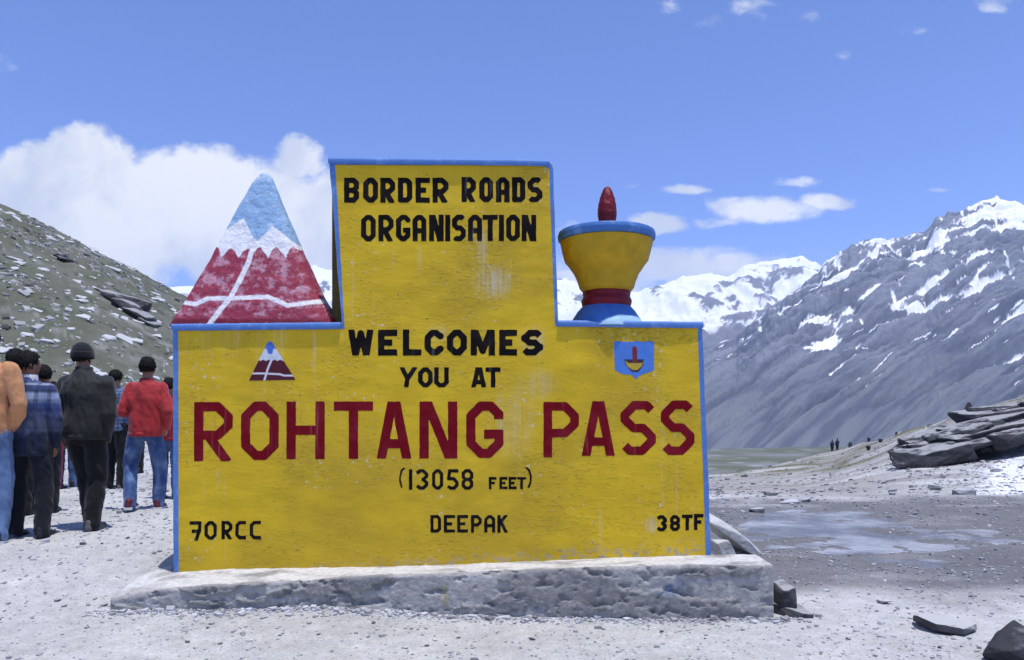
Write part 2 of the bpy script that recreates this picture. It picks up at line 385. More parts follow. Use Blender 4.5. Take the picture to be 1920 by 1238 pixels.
# keep the crest where it is seen
Zd = np.where(T > .93, Zd * (1 - sstep(.93, 1.0, T)) + (Zm + jag * Dc + 10 * crag_) * sstep(.93, 1.0, T), Zd)
Xm, Ym = U * D, D
Vm = np.stack([Xm.ravel(), Ym.ravel(), Zd.ravel()], -1)
hh = ((Zm - zb) / 1350.0)
pres = fbm(along / 700, acr / 260, 4, 87, .55); fine = fbm(along / 120, acr / 30, 5, 92, .65); iso = fbm(ax / 130, zz / 110, 5, 93, .65)
lines = np.maximum((g1 - .80) * 3.0 + .80 * pres + .05, np.maximum((g2 - .84) * 3.0 + .80 * pres, ((g3 - .86) * 3.0 + .7 * pres) * hi_ - .05)) + .42 * fine + .15 * iso + .45 * (hh - .52)
broad = .95 * pres + .42 * iso + .38 * fine + 1.25 * (hh - .78) - .10 * rib
sn = np.maximum(lines, broad) * sstep(.08, .22, hh + .04 * rib)
snow = sstep(.10, .16, sn).ravel()
rk = (.75 * fbm(along / 420, acr / 40, 6, 91, .66) + .35 * crag_ * hi_ - .45 * g2 ** 4 - .05).ravel()
cm = lerp(np.tile(np.array([.085, .095, .125]), (len(Vm), 1)), [.215, .228, .265], sstep(-.35, .35, rk))
green = (1 - sstep(.14, .36, hh + .08 * rib)).ravel() * sstep(-.35, .2, rk)
cm = lerp(cm, [.135, .148, .145], green * .6)
cm = lerp(cm, [.90, .90, .91], snow)
tag(mesh_np('rocky_mountain', Vm, grid_faces(*U.shape), mountain_mat('mountain_rock'), col=cm), kind='structure')

# distant snow range
SK2 = [(-900, 560), (0, 560), (400, 540), (590, 503), (700, 530), (1000, 530), (1060, 522), (1120, 560), (1200, 552), (1260, 530), (1295, 520), (1335, 517), (1360, 525), (1400, 505),
       (1440, 491), (1470, 490), (1505, 487), (1530, 495), (1560, 515), (1700, 530), (2000, 520), (3000, 560)]
uu = np.concatenate([np.linspace((-900 - CX) / F_PX, (560 - CX) / F_PX, 60)[:-1], np.linspace((560 - CX) / F_PX, (1600 - CX) / F_PX, 420), np.linspace((1600 - CX) / F_PX, (3000 - CX) / F_PX, 40)[1:]])
tt = np.concatenate([np.linspace(0, 1, 200), np.linspace(1.03, 1.6, 10)])
U, T = np.meshgrid(uu, tt)
D = 6800 + 3000 * T; Dc = 9800.0
el = skyline(SK2, U); zc = el * Dc; zb = -100.0
sh = np.where(T < 1, np.clip(T, 0, 1) ** .95, 1 - (T - 1) * 1.2)
Zm = zb + (zc - zb) * sh
ax = U * 9000
jag = .005 * ridged(U * 34, U * 0 + .7, 5, 101) * sstep(.6, 1, T) * np.exp(-np.maximum(T - 1, 0) * 5)
rb = ridged(ax / 900 + Zm / 1500, Zm / 700, 5, 102, .55)
Zd = Zm + jag * Dc + 210 * (rb - .25) * sstep(0, .3, T) * (1 - .8 * sstep(.8, 1, T)) * (T <= 1)
Vm = np.stack([(U * D).ravel(), D.ravel(), Zd.ravel()], -1)
hh = (Zm - zb) / 2000
dark = sstep(.17, .24, .62 * fbm(ax / 260, Zm / 190, 6, 103, .65) + .45 * fbm(ax / 900 + 4.4, Zm / 500, 3, 104) + .20 * rb - .03) 
low = 1 - sstep(.50, .56, hh + .05 * fbm(ax / 300, Zm / 300, 4, 105))
cm = np.tile(np.array([.90, .90, .91]), (len(Vm), 1)); cm = lerp(cm, [.17, .165, .175], np.maximum(dark, low).ravel())
tag(mesh_np('snow_mountains', Vm, grid_faces(*U.shape), mountain_mat('snow_range'), col=cm), kind='structure')

# thin mountain air between here and the far slopes
def haze_box():
    m = bpy.data.materials.new('thin_air'); m.use_nodes = True; t = NT(m.node_tree); t.n.clear()
    o = t.new('ShaderNodeOutputMaterial'); v = t.new('ShaderNodeVolumePrincipled')
    v.inputs['Color'].default_value = (.62, .76, 1.0, 1); v.inputs['Density'].default_value = HAZE; v.inputs['Anisotropy'].default_value = .2
    t.l.new(v.outputs[0], o.inputs['Volume'])
    x, y0, y1, z0, z1 = 17500, -13000, 23500, -180, 2400
    Vb = [(sx * x, y, z) for z in (z0, z1) for y in (y0, y1) for sx in (-1, 1)]
    Fb = [(0, 2, 3, 1), (4, 5, 7, 6), (0, 1, 5, 4), (2, 6, 7, 3), (0, 4, 6, 2), (1, 3, 7, 5)]
    return tag(mesh_np('haze', Vb, Fb, m, smooth=False), kind='stuff')
HAZE = 0.00005
haze_box()

# ------------------------------------------------------------------ the welcome sign
WY = 5.70                                   # distance of the sign's front face
def wx(px): return (px - CX) / F_PX * WY
def wz(py): return CAM_H + (HOR - py) / F_PX * WY
def wall_y(x, z):
    """hand-trowelled plaster face"""
    return WY + .010 * fbm(x * 1.1, z * 1.3, 3, 201) + .0035 * fbm(x * 4.0, z * 6, 2, 202)
def poly_sdf(pts, X, Z):
    d = np.full(X.shape, 1e9); s = np.ones(X.shape)
    n = len(pts)
    for i in range(n):
        ax, az = pts[i]; bx, bz = pts[i - 1]
        ex, ez = bx - ax, bz - az; wx_, wz_ = X - ax, Z - az
        t = np.clip((wx_ * ex + wz_ * ez) / (ex * ex + ez * ez + 1e-12), 0, 1)
        d = np.minimum(d, (wx_ - ex * t) ** 2 + (wz_ - ez * t) ** 2)
        c1 = Z >= az; c2 = Z < bz; c3 = ex * wz_ > ez * wx_
        flip = (c1 & c2 & c3) | (~c1 & ~c2 & ~c3)
        s = np.where(flip, -s, s)
    return s * np.sqrt(d)
def march(sdf, x0, x1, z0, z1, cell):
    """area where sdf < 0 as a clean 2D mesh (marching squares)"""
    nx = max(2, int(math.ceil((x1 - x0) / cell)) + 1); nz = max(2, int(math.ceil((z1 - z0) / cell)) + 1)
    gx = np.linspace(x0, x1, nx); gz = np.linspace(z0, z1, nz); X, Z = np.meshgrid(gx, gz)
    Fv = sdf(X, Z); Fv = np.where(np.abs(Fv) < 1e-7, 1e-7, Fv)
    ins = Fv < 0
    verts = []; vid = {}
    def gv(i, j):
        k = (i, j)
        if k not in vid: vid[k] = len(verts); verts.append((gx[j], gz[i]))
        return vid[k]
    def ev(i, j, i2, j2):
        k = (i, j, i2, j2) if (i, j) < (i2, j2) else (i2, j2, i, j)
        if k not in vid:
            a, b = Fv[i, j], Fv[i2, j2]; t = a / (a - b)
            vid[k] = len(verts); verts.append((gx[j] + (gx[j2] - gx[j]) * t, gz[i] + (gz[i2] - gz[i]) * t))
        return vid[k]
    cnt = ins[:-1, :-1].astype(int) + ins[1:, :-1] + ins[:-1, 1:] + ins[1:, 1:]
    faces = []
    for i, j in zip(*np.nonzero(cnt)):
        cs = [(i, j), (i, j + 1), (i + 1, j + 1), (i + 1, j)]
        if cnt[i, j] == 4: faces.append([gv(*q) for q in cs]); continue
        poly = []
        for a in range(4):
            p, q = cs[a], cs[(a + 1) % 4]
            if ins[p]: poly.append(gv(*p))
            if ins[p] != ins[q]: poly.append(ev(*p, *q))
        if len(poly) >= 3: faces.append(poly)
    return np.array(verts).reshape(-1, 2), faces
def paint(name, sdf, box, cell, m, parent, off=.0011, colfn=None, label=None):
    V2, Fs = march(sdf, *box, cell)
    if not len(V2): return None
    y = wall_y(V2[:, 0], V2[:, 1]) - off
    o = mesh_np(name, np.stack([V2[:, 0], y, V2[:, 1]], -1), Fs, m, parent, col=None if colfn is None else colfn(V2[:, 0], V2[:, 1]))
    if label: o['label'] = label
    return o

sign = empty('welcome_sign', (0, WY, 0))
tag(sign, 'yellow painted concrete sign welcoming travellers to the mountain pass', 'sign')
SG = sign
def local(o):                                # keep world placement under the sign's empty
    o.matrix_parent_inverse = Matrix.Translation((0, -WY, 0)); return o

# --- yellow T-shaped wall
OUT = [(326, 1085), (323.5, 611), (641, 608), (617, 299.5), (1029, 303.5), (1037, 312), (1046.5, 604), (1317, 607), (1334.5, 1060)]
OUTW = [(wx(a), wz(b)) for a, b in OUT]
PXW = WY / F_PX
def yellow_extra(t, V, c, b):
    n = t.noise(V, 3.2, 6.0, .6); c = t.mix(t.smooth(n, .35, .68), c, (.71, .47, .008))
    n = t.noise(V, 1.1, 4.0, .55); c = t.mix(t.math('MULTIPLY', t.smooth(n, .45, .66), .75), c, (.50, .325, .012))
    mp = t.new('ShaderNodeMapping'); t.l.new(V, mp.inputs[0]); mp.inputs['Scale'].default_value = (22.0, 1.0, .9)
    n = t.noise(mp.outputs[0], 1.0, 4.0, .5); msk = t.noise(V, 1.3, 3.0)
    st = t.math('MULTIPLY', t.smooth(n, .60, .72), t.smooth(msk, .48, .66))
    c = t.mix(t.math('MULTIPLY', st, .42), c, (.68, .58, .36))                    # washed-out runs
    n = t.noise(V, 26.0, 5.0, .65); m2 = t.noise(V, 2.3, 3.0)
    ch = t.math('MULTIPLY', t.smooth(n, .61, .68), t.smooth(m2, .46, .60))
    c = t.mix(t.math('MULTIPLY', ch, .8), c, (.66, .62, .50))                    # chips
    n = t.noise(V, 34.0, 4.0, .6)
    c = t.mix(t.math('MULTIPLY', t.smooth(n, .655, .71), .75), c, (.17, .12, .03))   # pits
    for (a, b_, ru, rv, k_) in ((925, 530, 48, 40, .75), (905, 470, 14, 60, .5), (1000, 640, 34, 40, .5), (820, 625, 26, 22, .4), (1220, 985, 16, 22, .6), (960, 790, 60, 90, .25), (1010, 720, 50, 40, .3), (420, 640, 100, 16, .0)):
        dv = t.vmath('MULTIPLY', t.vmath('SUBTRACT', V, (wx(a), 0, wz(b_))), (1 / (ru * PXW), 0, 1 / (rv * PXW)))
        g_ = t.smooth(t.vmath('LENGTH', dv, out=1), 1.0, .2)
        n = t.noise(mp.outputs[0], 2.2, 5.0, .65)
        c = t.mix(t.math('MULTIPLY', t.math('MULTIPLY', g_, t.smooth(n, .38, .60)), k_), c, (.60, .53, .36))      # patches rubbed pale
    sp = t.new('ShaderNodeSeparateXYZ'); t.l.new(V, sp.inputs[0])
    low = t.math('SUBTRACT', t.math('MULTIPLY_ADD', sp.outputs[0], .07, .33), sp.outputs[2])   # splash dirt along the foot
    n = t.noise(V, 17.0, 5.0, .65)
    dm = t.math('MULTIPLY', t.smooth(low, -.10, .05), t.smooth(n, .46, .60))
    return t.mix(t.math('MULTIPLY', dm, .8), c, (.33, .31, .28))
def wall_material():
    m = mat('yellow_paint', (.66, .425, .006), rough=.62, spec=.35, extra=yellow_extra)
    t = NT(m.node_tree); b = m.node_tree.nodes['Principled BSDF']
    tc = t.new('ShaderNodeTexCoord'); V = tc.outputs['Object']
    mp = t.new('ShaderNodeMapping'); t.l.new(V, mp.inputs[0]); mp.inputs['Scale'].default_value = (1.0, 1.0, 1.9)
    a = t.noise(mp.outputs[0], 4.0, 6.0, .5, .2); d = t.noise(mp.outputs[0], 24.0, 6.0, .65)
    e_ = t.noise(V, 70.0, 3.0, .6); mk = t.smooth(t.noise(V, 2.2, 3.0, .5), .44, .62); h = t.math('ADD', t.math('MULTIPLY', a, .9), t.math('ADD', t.math('MULTIPLY', t.math('MULTIPLY', t.smooth(d, .50, .74), mk), .55), t.math('MULTIPLY', e_, .035)))
    bn = t.new('ShaderNodeBump'); bn.inputs['Strength'].default_value = 1.0; bn.inputs['Distance'].default_value = .010
    t.put(bn.inputs['Height'], h); t.l.new(bn.outputs[0], b.inputs['Normal'])
    return m
M_YEL = wall_material()
def slab_from_region(name, sdf, box, cell, y_back, m, parent):
    V2, Fs = march(sdf, *box, cell)
    n = len(V2)
    yf = wall_y(V2[:, 0], V2[:, 1])
    V = np.concatenate([np.stack([V2[:, 0], yf, V2[:, 1]], -1), np.stack([V2[:, 0], np.full(n, y_back), V2[:, 1]], -1)])
    ec = {}
    for f in Fs:
        for a, b in zip(f, f[1:] + f[:1]): ec[(a, b)] = 1
    side = [[b, a, a + n, b + n] for (a, b) in ec if (b, a) not in ec]
    return mesh_np(name, V, Fs + [[i + n for i in f][::-1] for f in Fs] + side, m, parent, smooth=False)
def wall_sdf(X, Z): return poly_sdf(OUTW, X, Z) + .006 * fbm(X * 3, Z * 3, 3, 205)
wall = local(slab_from_region('wall', wall_sdf, (wx(318), wx(1342), wz(1090), wz(292)), .016, WY + .5, M_YEL, SG))
# smooth the plaster face only
me = wall.data; nrm = np.zeros(len(me.polygons) * 3, np.float32); me.polygons.foreach_get('normal', nrm)
me.polygons.foreach_set('use_smooth', nrm.reshape(-1, 3)[:, 1] < -.7)

# --- back pier, its colour darkened to stand for shade, upright behind the leaning left edge
def box_mesh(name, x0, x1, y0, y1, z0, z1, m, parent=None, bevel=.01, top_dx=0.0):
    bm = bmesh.new()
    vs = [bm.verts.new((x + (top_dx if z == z1 else 0), y, z)) for z in (z0, z1) for y in (y0, y1) for x in (x0, x1)]
    for f in [(0, 2, 3, 1), (4, 5, 7, 6), (0, 1, 5, 4), (2, 6, 7, 3), (0, 4, 6, 2), (1, 3, 7, 5)]: bm.faces.new([vs[i] for i in f])
    if bevel: bmesh.ops.bevel(bm, geom=bm.edges[:], offset=bevel, segments=1, affect='EDGES')
    me = bpy.data.meshes.new(name); bm.to_mesh(me); bm.free(); me.materials.append(m)
    return link(bpy.data.objects.new(name, me), parent)
M_PIER = mat('shaded_back_paint', (.10, .075, .018), rough=.8, var=.35, vscale=6, bump=.01, bscale=14)  # dark yellow-brown stands for the shade on pier and footing
local(box_mesh('rear_pier', at(622, 0, WY + .16)[0], wx(760), WY + .16, WY + .49, 1.9, wz(305), M_PIER, SG))
local(box_mesh('rear_footing', at(311, 0, WY + .1)[0], wx(360), WY + .12, WY + .48, .12, wz(1040), M_PIER, SG, top_dx=.07))

# --- blue border
def blue_extra(t, V, c, b):
    n = t.noise(V, 9.0, 6.0, .65); c = t.mix(t.math('MULTIPLY', t.smooth(n, .5, .7), .6), c, (.20, .36, .66))
    n = t.noise(V, 38.0, 4.0, .6); return t.mix(t.math('MULTIPLY', t.smooth(n, .68, .74), .7), c, (.55, .58, .6))
M_BLUE = mat('blue_paint', (.085, .20, .50), rough=.6, spec=.35, extra=blue_extra, bump=.004, bscale=30)
INN = [(335.5, 1095), (334, 620.5), (646.5, 617.5), (628.5, 309.5), (1021, 311), (1029.5, 317), (1041, 612.5), (1308.5, 615), (1325.5, 1095)]
INNW = [(wx(a), wz(b)) for a, b in INN]
def band(p0, p1, side):
    """strip of border between outer and inner outline, edge p0-p1"""
    q = [OUTW[p0], OUTW[p1], INNW[p1], INNW[p0]]
    def f(X, Z): return np.maximum(poly_sdf(q, X, Z), wall_sdf(X, Z) + .001) + .0022 * fbm(X * 14, Z * 14, 3, 210 + side)
    xs = [a for a, _ in q]; zs = [b for _, b in q]
    return f, (min(xs) - .01, max(xs) + .01, min(zs) - .01, max(zs) + .01)
for i in range(8):
    f, bx = band(i, i + 1, i)
    o = paint('border_strip', f, bx, .007, M_BLUE, SG)
    local(o)
# painted top edges (the paint wraps over the shoulders and the head of the wall)
def cap(px0, py0, px1, py1, name='top_edge'):
    n = 60; xs = np.linspace(wx(px0), wx(px1), n); zt = np.linspace(wz(py0), wz(py1), n)
    V = []
    for x, z in zip(xs, zt):
        dz = .004 * float(fbm(np.array([x * 6]), np.array([z]), 3, 230)[0])
        yf = float(wall_y(np.array([x]), np.array([z]))[0])
        for (y, zz) in ((yf - .014, z - .035), (yf - .022, z - .004), (yf - .012, z + .012), (yf + .1, z + .014), (WY + .505, z + .012), (WY + .507, z - .03)): V.append((x, y + dz * .3, zz + dz))
    return local(mesh_np(name, V, grid_faces(n, 6)[:, ::-1], M_BLUE, SG))
cap(322.5, 611, 640, 608); cap(616.5, 299.5, 1030, 303.5); cap(1046, 604, 1318, 607)

# --- lettering
def glyph(ch, w, h, t):
    a = t / 2; L, Rr, B, T, M = a, w - a, a, h - a, h / 2; c = min(.36 * (w - t), .30 * h); m = w / 2
    O = [[(L + c, B), (Rr - c, B), (Rr, B + c), (Rr, T - c), (Rr - c, T), (L + c, T), (L, T - c), (L, B + c), (L + c, B)]]
    k = c * .8
    G = {
     'O': O, '0': O, 'I': [[(m, 0), (m, h)]], '1': [[(m, 0), (m, h)]],
     'B': [[(L, M), (L, T), (Rr - k, T), (Rr, T - k), (Rr, M + k), (Rr - k, M), (L, M), (L, B), (Rr - k, B), (Rr, B + k), (Rr, M - k), (Rr - k, M)]],
     'R': [[(L, 0), (L, T), (Rr - c, T), (Rr, T - c), (Rr, M + c * .7 - .02 * h), (Rr - c, M - .06 * h), (L, M - .06 * h)], [(L + .32 * (w - t), M - .06 * h), (Rr - a * .1, -.02 * h)]],
     'P': [[(L, 0), (L, T), (Rr - c, T), (Rr, T - c), (Rr, M + c * .6), (Rr - c, M - .06 * h), (L, M - .06 * h)]],
     'D': [[(L, B), (L, T), (Rr - k, T), (Rr, T - k), (Rr, B + k), (Rr - k, B), (L, B)]],
     'E': [[(w, T), (L, T), (L, B), (w, B)], [(L, M), (w * .74, M)]],
     'F': [[(w, T), (L, T), (L, 0)], [(L, M), (w * .78, M)]],
     'L': [[(L, h), (L, B), (w, B)]], 'T': [[(0, T), (w, T)], [(m, T), (m, 0)]],
     'H': [[(L, 0), (L, h)], [(Rr, 0), (Rr, h)], [(L, M), (Rr, M)]],
     'N': [[(L, 0), (L, h)], [(Rr, 0), (Rr, h)], [(L + a * .2, h + a), (Rr - a * .2, -a)]],
     'M': [[(L, 0), (L, h)], [(Rr, 0), (Rr, h)], [(L + a * .3, h), (m, h * .18), (Rr - a * .3, h)]],
     'W': [[(L * .9, h + a), (w * .29, 0), (m, h * .86), (w * .71, 0), (w - L * .9, h + a)]],
     'A': [[(L * .95, -a), (m - a * .35, h)], [(w - L * .95, -a), (m + a * .35, h)], [(w * .25, h * .26), (w * .75, h * .26)]],
     'a': [[(L, 0), (L, T - c), (L + c, T), (Rr - c, T), (Rr, T - c), (Rr, 0)], [(L, h * .40), (Rr, h * .40)]],
     'S': [[(Rr - a * .1, T - c * .50), (Rr - c * .55, T), (L + c, T), (L, T - c), (L, M + c * .9), (L + c * .9, M), (Rr - c * .9, M), (Rr, M - c * .9), (Rr, B + c), (Rr - c, B), (L + c * .55, B), (L + a * .1, B + c * .50)]],
     'G': [[(Rr, T - c * 1.3), (Rr, T - c * .8), (Rr - c * .8, T), (L + c, T), (L, T - c), (L, B + c), (L + c, B), (Rr - c, B), (Rr, B + c), (Rr, M - .08 * h), (w * .48, M - .08 * h)]],
     'C': [[(Rr, T - c * 1.1), (Rr, T - c * .7), (Rr - c, T), (L + c, T), (L, T - c), (L, B + c), (L + c, B), (Rr - c, B), (Rr, B + c * .8), (Rr, B + c * 1.1)]],
     'c': [[(w, T), (L + c, T), (L, T - c), (L, B + c), (L + c, B), (w, B)]],
     'Y': [[(L * .8, h + a * .4), (w * .44, M * .86), (w * .36, 0)], [(w - L * .8, h + a * .4), (w * .44, M * .86)]],
     'U': [[(L, h), (L, B + k), (L + k, B), (Rr - k, B), (Rr, B + k), (Rr, h)]],
     '3': [[(L * .6, T - c * .7), (L + c * .7, T), (Rr - c, T), (Rr, T - c), (Rr, M + c), (Rr - c, M), (m * .9, M)], [(Rr - c, M), (Rr, M - c), (Rr, B + c), (Rr - c, B), (L + c * .7, B), (L * .6, B + c * .7)]],
     '5': [[(w * .97, T), (L + c * .35, T), (L, M + .04 * h), (Rr - c, M + .04 * h), (Rr, M - c), (Rr, B + c), (Rr - c, B), (L + c * .6, B), (L * .6, B + c * .7)]],
     '8': [[(L + k, B), (Rr - k, B), (Rr, B + k), (Rr, M - k), (Rr - k, M), (Rr, M + k), (Rr, T - k), (Rr - k, T), (L + k, T), (L, T - k), (L, M + k), (L + k, M), (L, M - k), (L, B + k), (L + k, B)], [(L + k, M), (Rr - k, M)]],
     '7': [[(0, T), (Rr, T), (Rr - .06 * w, M), (w * .46, -a)], [(w * .18, M * .98), (Rr - .1 * w, M * .98)]],
     'K': [[(L, 0), (L, h)], [(w - a * .6, h + a * .3), (L, M - .02 * h)], [(L + .25 * w, M + .06 * h), (w - a * .5, -a * .5)]],
     '(': [[(w * .9, h), (w * .45, h * .84), (w * .25, h * .55), (w * .25, h * .35), (w * .5, 0)]],
     ')': [[(w * .1, h), (w * .55, h * .84), (w * .78, h * .55), (w * .75, h * .3), (w * .45, 0)]],
    }
    return G[ch]
def glyph_sdf(lines, t, h, X, Z):
    r = t / 2; D = np.full(X.shape, 1e9)
    for P_ in lines:
        for i in range(len(P_) - 1):
            (ax, az), (bx, bz) = P_[i], P_[i + 1]
            L_ = math.hypot(bx - ax, bz - az)
            if L_ < 1e-6: continue
            dx, dz = (bx - ax) / L_, (bz - az) / L_
            u = (X - ax) * dx + (Z - az) * dz; v = -(X - ax) * dz + (Z - az) * dx
            qx = np.abs(u - L_ / 2) - L_ / 2; qz = np.abs(v) - r
            D = np.minimum(D, np.maximum(qx, qz))
        for i in range(1, len(P_) - 1):
            (px_, pz_), (ax, az), (bx, bz) = P_[i - 1], P_[i], P_[i + 1]
            d1 = (ax - px_, az - pz_); d2 = (bx - ax, bz - az)
            cr = abs(d1[0] * d2[0] + d1[1] * d2[1]) / (math.hypot(*d1) * math.hypot(*d2) + 1e-9)
            if cr < .05 and (abs(d1[0]) < 1e-6 or abs(d1[1]) < 1e-6): D = np.minimum(D, np.maximum(np.abs(X - ax) - r, np.abs(Z - az) - r))
            else: D = np.minimum(D, np.hypot(X - ax, Z - az) - r)
        if len(P_) > 3 and P_[0] == P_[-1]: D = np.minimum(D, np.hypot(X - P_[0][0], Z - P_[0][1]) - r)
    return np.maximum(D, np.abs(Z - h / 2) - h / 2)
def worn(color, faded):
    def f(t, V, c, b):
        n = t.noise(V, 6.0, 5.0, .6); c = t.mix(t.smooth(n, .42, .70), c, faded)
        mp = t.new('ShaderNodeMapping'); t.l.new(V, mp.inputs[0]); mp.inputs['Scale'].default_value = (26.0, 1.0, 1.4)
        n = t.noise(mp.outputs[0], 1.0, 4.0, .5); return t.mix(t.math('MULTIPLY', t.smooth(n, .62, .74), .35), c, tuple(min(1, q * 3 + .12) for q in color))
    return f
M_BLACK = mat('black_letter_paint', (.008, .006, .007), rough=.85, spec=.08, extra=worn((.01, .008, .01), (.018, .013, .011)))
M_MAROON = mat('maroon_letter_paint', (.17, .004, .010), rough=.85, spec=.08, extra=worn((.115, .004, .01), (.21, .012, .022)))
seedc = [300]
def letters(word, boxes, t_px, m, what):
    """word: one child mesh per letter; boxes: x0, x1, ytop, ybottom in photo pixels"""
    for ch, (x0, x1, y0, y1) in zip(word, boxes):
        seedc[0] += 1; sd = seedc[0]
        X0, X1, Z0, Z1 = wx(x0), wx(x1), wz(y1), wz(y0); w_, h_ = X1 - X0, Z1 - Z0; t_ = t_px / F_PX * WY
        lines = glyph(ch, w_, h_, t_)
        def f(X, Z):
            D = glyph_sdf(lines, t_, h_, X - X0, Z - Z0) + .0026 * fbm(X * 20, Z * 20, 3, sd)
            wear = .0035 * (fbm(X * 16, Z * 11, 4, 990) - .66) * 3
            return np.maximum(D, wear)
        cell = max(.0022, min(.005, t_ / 12))
        o = paint('letter', f, (X0 - .012, X1 + .012, Z0 - .012, Z1 + .012), cell, m, SG)
        if o is not None:
            local(o); o['label'] = 'painted letter %s of %s' % (ch.upper(), what) if ch.isalpha() else 'painted sign %s of %s' % (ch, what)
def row(xs, y0, y1): return [(a, b, y0, y1) for a, b in xs]
letters('BORDER', row([(645, 673.5), (681, 709), (713, 741), (746, 773), (779, 806), (811, 841)], 333.5, 380.5), 10, M_BLACK, 'the top line')
letters('ROaDS', row([(865.5, 892.5), (898.5, 924.5), (930, 955.5), (960, 985), (989, 1017)], 332.5, 379.5), 10, M_BLACK, 'the top line')
letters('ORGaNISaTION', row([(677, 704.5), (709.5, 738), (742.5, 769.5), (773.5, 799.5), (804.5, 832), (835, 844), (847.5, 873.5), (877.5, 904), (905, 933.5), (935.5, 945), (949, 975), (978, 1005.5)], 403, 452.5), 9.5, M_BLACK, 'the second line')
letters('WELCOMES', row([(652.5, 701), (709, 745), (755.5, 790.5), (796, 832), (838, 875.5), (882.5, 928), (936, 969.5), (977, 1018.5)], 618.5, 667), 12, M_BLACK, 'the greeting line')
letters('YOU', row([(749.5, 783), (784, 811.5), (814, 841.5)], 689, 726.5), 8.5, M_BLACK, 'the small middle line')
letters('AT', row([(883, 912.5), (910.5, 938.5)], 689, 726.5), 8.5, M_BLACK, 'the small middle line')
letters('ROHTANG', [(364, 436.5, 754, 865), (452, 523, 753, 863), (537.5, 609, 753, 861), (626, 699.5, 753, 860.5), (705, 772.5, 753, 860), (786.5, 857.5, 753, 860), (874, 944, 753, 859)], 17.5, M_MAROON, 'the large maroon line')
letters('PASS', [(1019, 1085.5, 754, 858), (1089.5, 1154, 752.5, 855), (1163, 1230, 752, 853.5), (1239, 1302, 751, 853.5)], 16.2, M_MAROON, 'the large maroon line')
letters('(', [(747, 760, 877, 915)], 3.6, M_BLACK, 'the altitude line')
letters('13058', row([(766, 773.5), (780, 803), (810, 831), (838, 860), (865.5, 887.5)], 880, 918.5), 6.2, M_BLACK, 'the altitude line')
letters('FEET', row([(916.5, 931), (936.5, 951.5), (953.5, 968.5), (969.5, 986.5)], 894.5, 917.5), 5.0, M_BLACK, 'the altitude line')
letters(')', [(984.5, 998.5, 876, 914.5)], 3.8, M_BLACK, 'the altitude line')
letters('DEEPaK', row([(807, 827), (832, 853.5), (857, 877.5), (883, 903.5), (908, 928.5), (932.5, 951.5)], 966, 999), 6.0, M_BLACK, 'the bottom line')
letters('70Rcc', [(356, 378.5, 977.5, 1014), (383.5, 406.5, 977, 1012.5), (415, 435.5, 977, 1011.5), (441, 461, 977, 1011.5), (468, 489, 977, 1011.5)], 6.4, M_BLACK, 'the bottom left mark')
letters('38TF', [(1231, 1250.5, 966, 996.5), (1256, 1275, 966, 996), (1278.5, 1298.5, 965, 994.5), (1301, 1319, 964, 994)], 6.6, M_BLACK, 'the bottom right mark')

# --- painted emblems (flat print)
M_PRINT = mat('emblem_paint', attr=True, rough=.55, spec=.35, var=.12, vscale=20)
def pxz(pts): return [(wx(a), wz(b)) for a, b in pts]
def line_d(pts, X, Z):
    D = np.full(X.shape, 1e9)
    for (ax, az), (bx, bz) in zip(pts, pts[1:]):
        ex, ez = bx - ax, bz - az; t = np.clip(((X - ax) * ex + (Z - az) * ez) / (ex * ex + ez * ez), 0, 1)
        D = np.minimum(D, np.hypot(X - ax - ex * t, Z - az - ez * t))
    return D
PXM = WY / F_PX
def cmix(c, col, m): return c * (1 - m[:, None]) + np.array(col) * m[:, None]
MEMB = pxz([(466.5, 714), (554.5, 712.5), (511, 643), (506, 640), (501.5, 643)])
def memb_col(x, z):
    py = HOR - (z - CAM_H) / PXM; s = lambda d: sstep(.6 * PXM, -.6 * PXM, d)
    c = np.tile(np.array([.085, .003, .012]), (len(x), 1))
    c = cmix(c, [.62, .66, .72], sstep(676.5, 675, py + 1.0 * np.sin(x * 150)))
    tip = poly_sdf(pxz([(490, 655), (500, 654), (503.5, 664), (510.5, 664), (513, 654), (525, 655), (520, 630), (490, 630)]), x, z)
    c = cmix(c, [.07, .16, .55], s(tip))
    ln = np.minimum(line_d(pxz([(509, 676), (502, 693), (495.5, 714)]), x, z) - 1.9 * PXM, line_d(pxz([(470, 700.5), (496, 700.5), (525, 702), (533, 704.5), (552, 704.5)]), x, z) - 1.7 * PXM)
    return cmix(c, [.72, .68, .70], s(ln))
local(paint('mountain_emblem', lambda X, Z: poly_sdf(MEMB, X, Z), (wx(462), wx(558), wz(717), wz(637)), .0035, M_PRINT, SG, colfn=memb_col, label='small painted red and white peak emblem'))
SHD = pxz([(1151, 640), (1188, 641.5), (1193, 638.5), (1198, 641.5), (1226, 640), (1226.5, 694), (1209, 701), (1199, 704), (1192, 711), (1184, 703), (1168, 702), (1153, 695)])
def shd_col(x, z):
    s = lambda d: sstep(.6 * PXM, -.6 * PXM, d)
    c = np.tile(np.array([.075, .21, .60]), (len(x), 1))
    c = cmix(c, [.03, .025, .04], s(poly_sdf(pxz([(1170, 674), (1208, 674), (1206, 685), (1197, 698), (1185, 698), (1173, 685)]), x, z)))
    c = cmix(c, [.52, .36, .03], s(poly_sdf(pxz([(1172, 676), (1178, 681), (1204, 681), (1207, 676), (1203, 687), (1195, 694), (1186, 694), (1176, 687)]), x, z)))
    return cmix(c, [.19, .02, .018], s(poly_sdf(pxz([(1186, 680), (1185, 652), (1189, 649), (1194, 651), (1195, 680)]), x, z)))
local(paint('shield_emblem', lambda X, Z: poly_sdf(SHD, X, Z) + .0015 * fbm(X * 20, Z * 20, 2, 5), (wx(1147), wx(1230), wz(714), wz(635)), .0035, M_PRINT, SG, colfn=shd_col, label='small painted blue shield emblem with a lamp'))

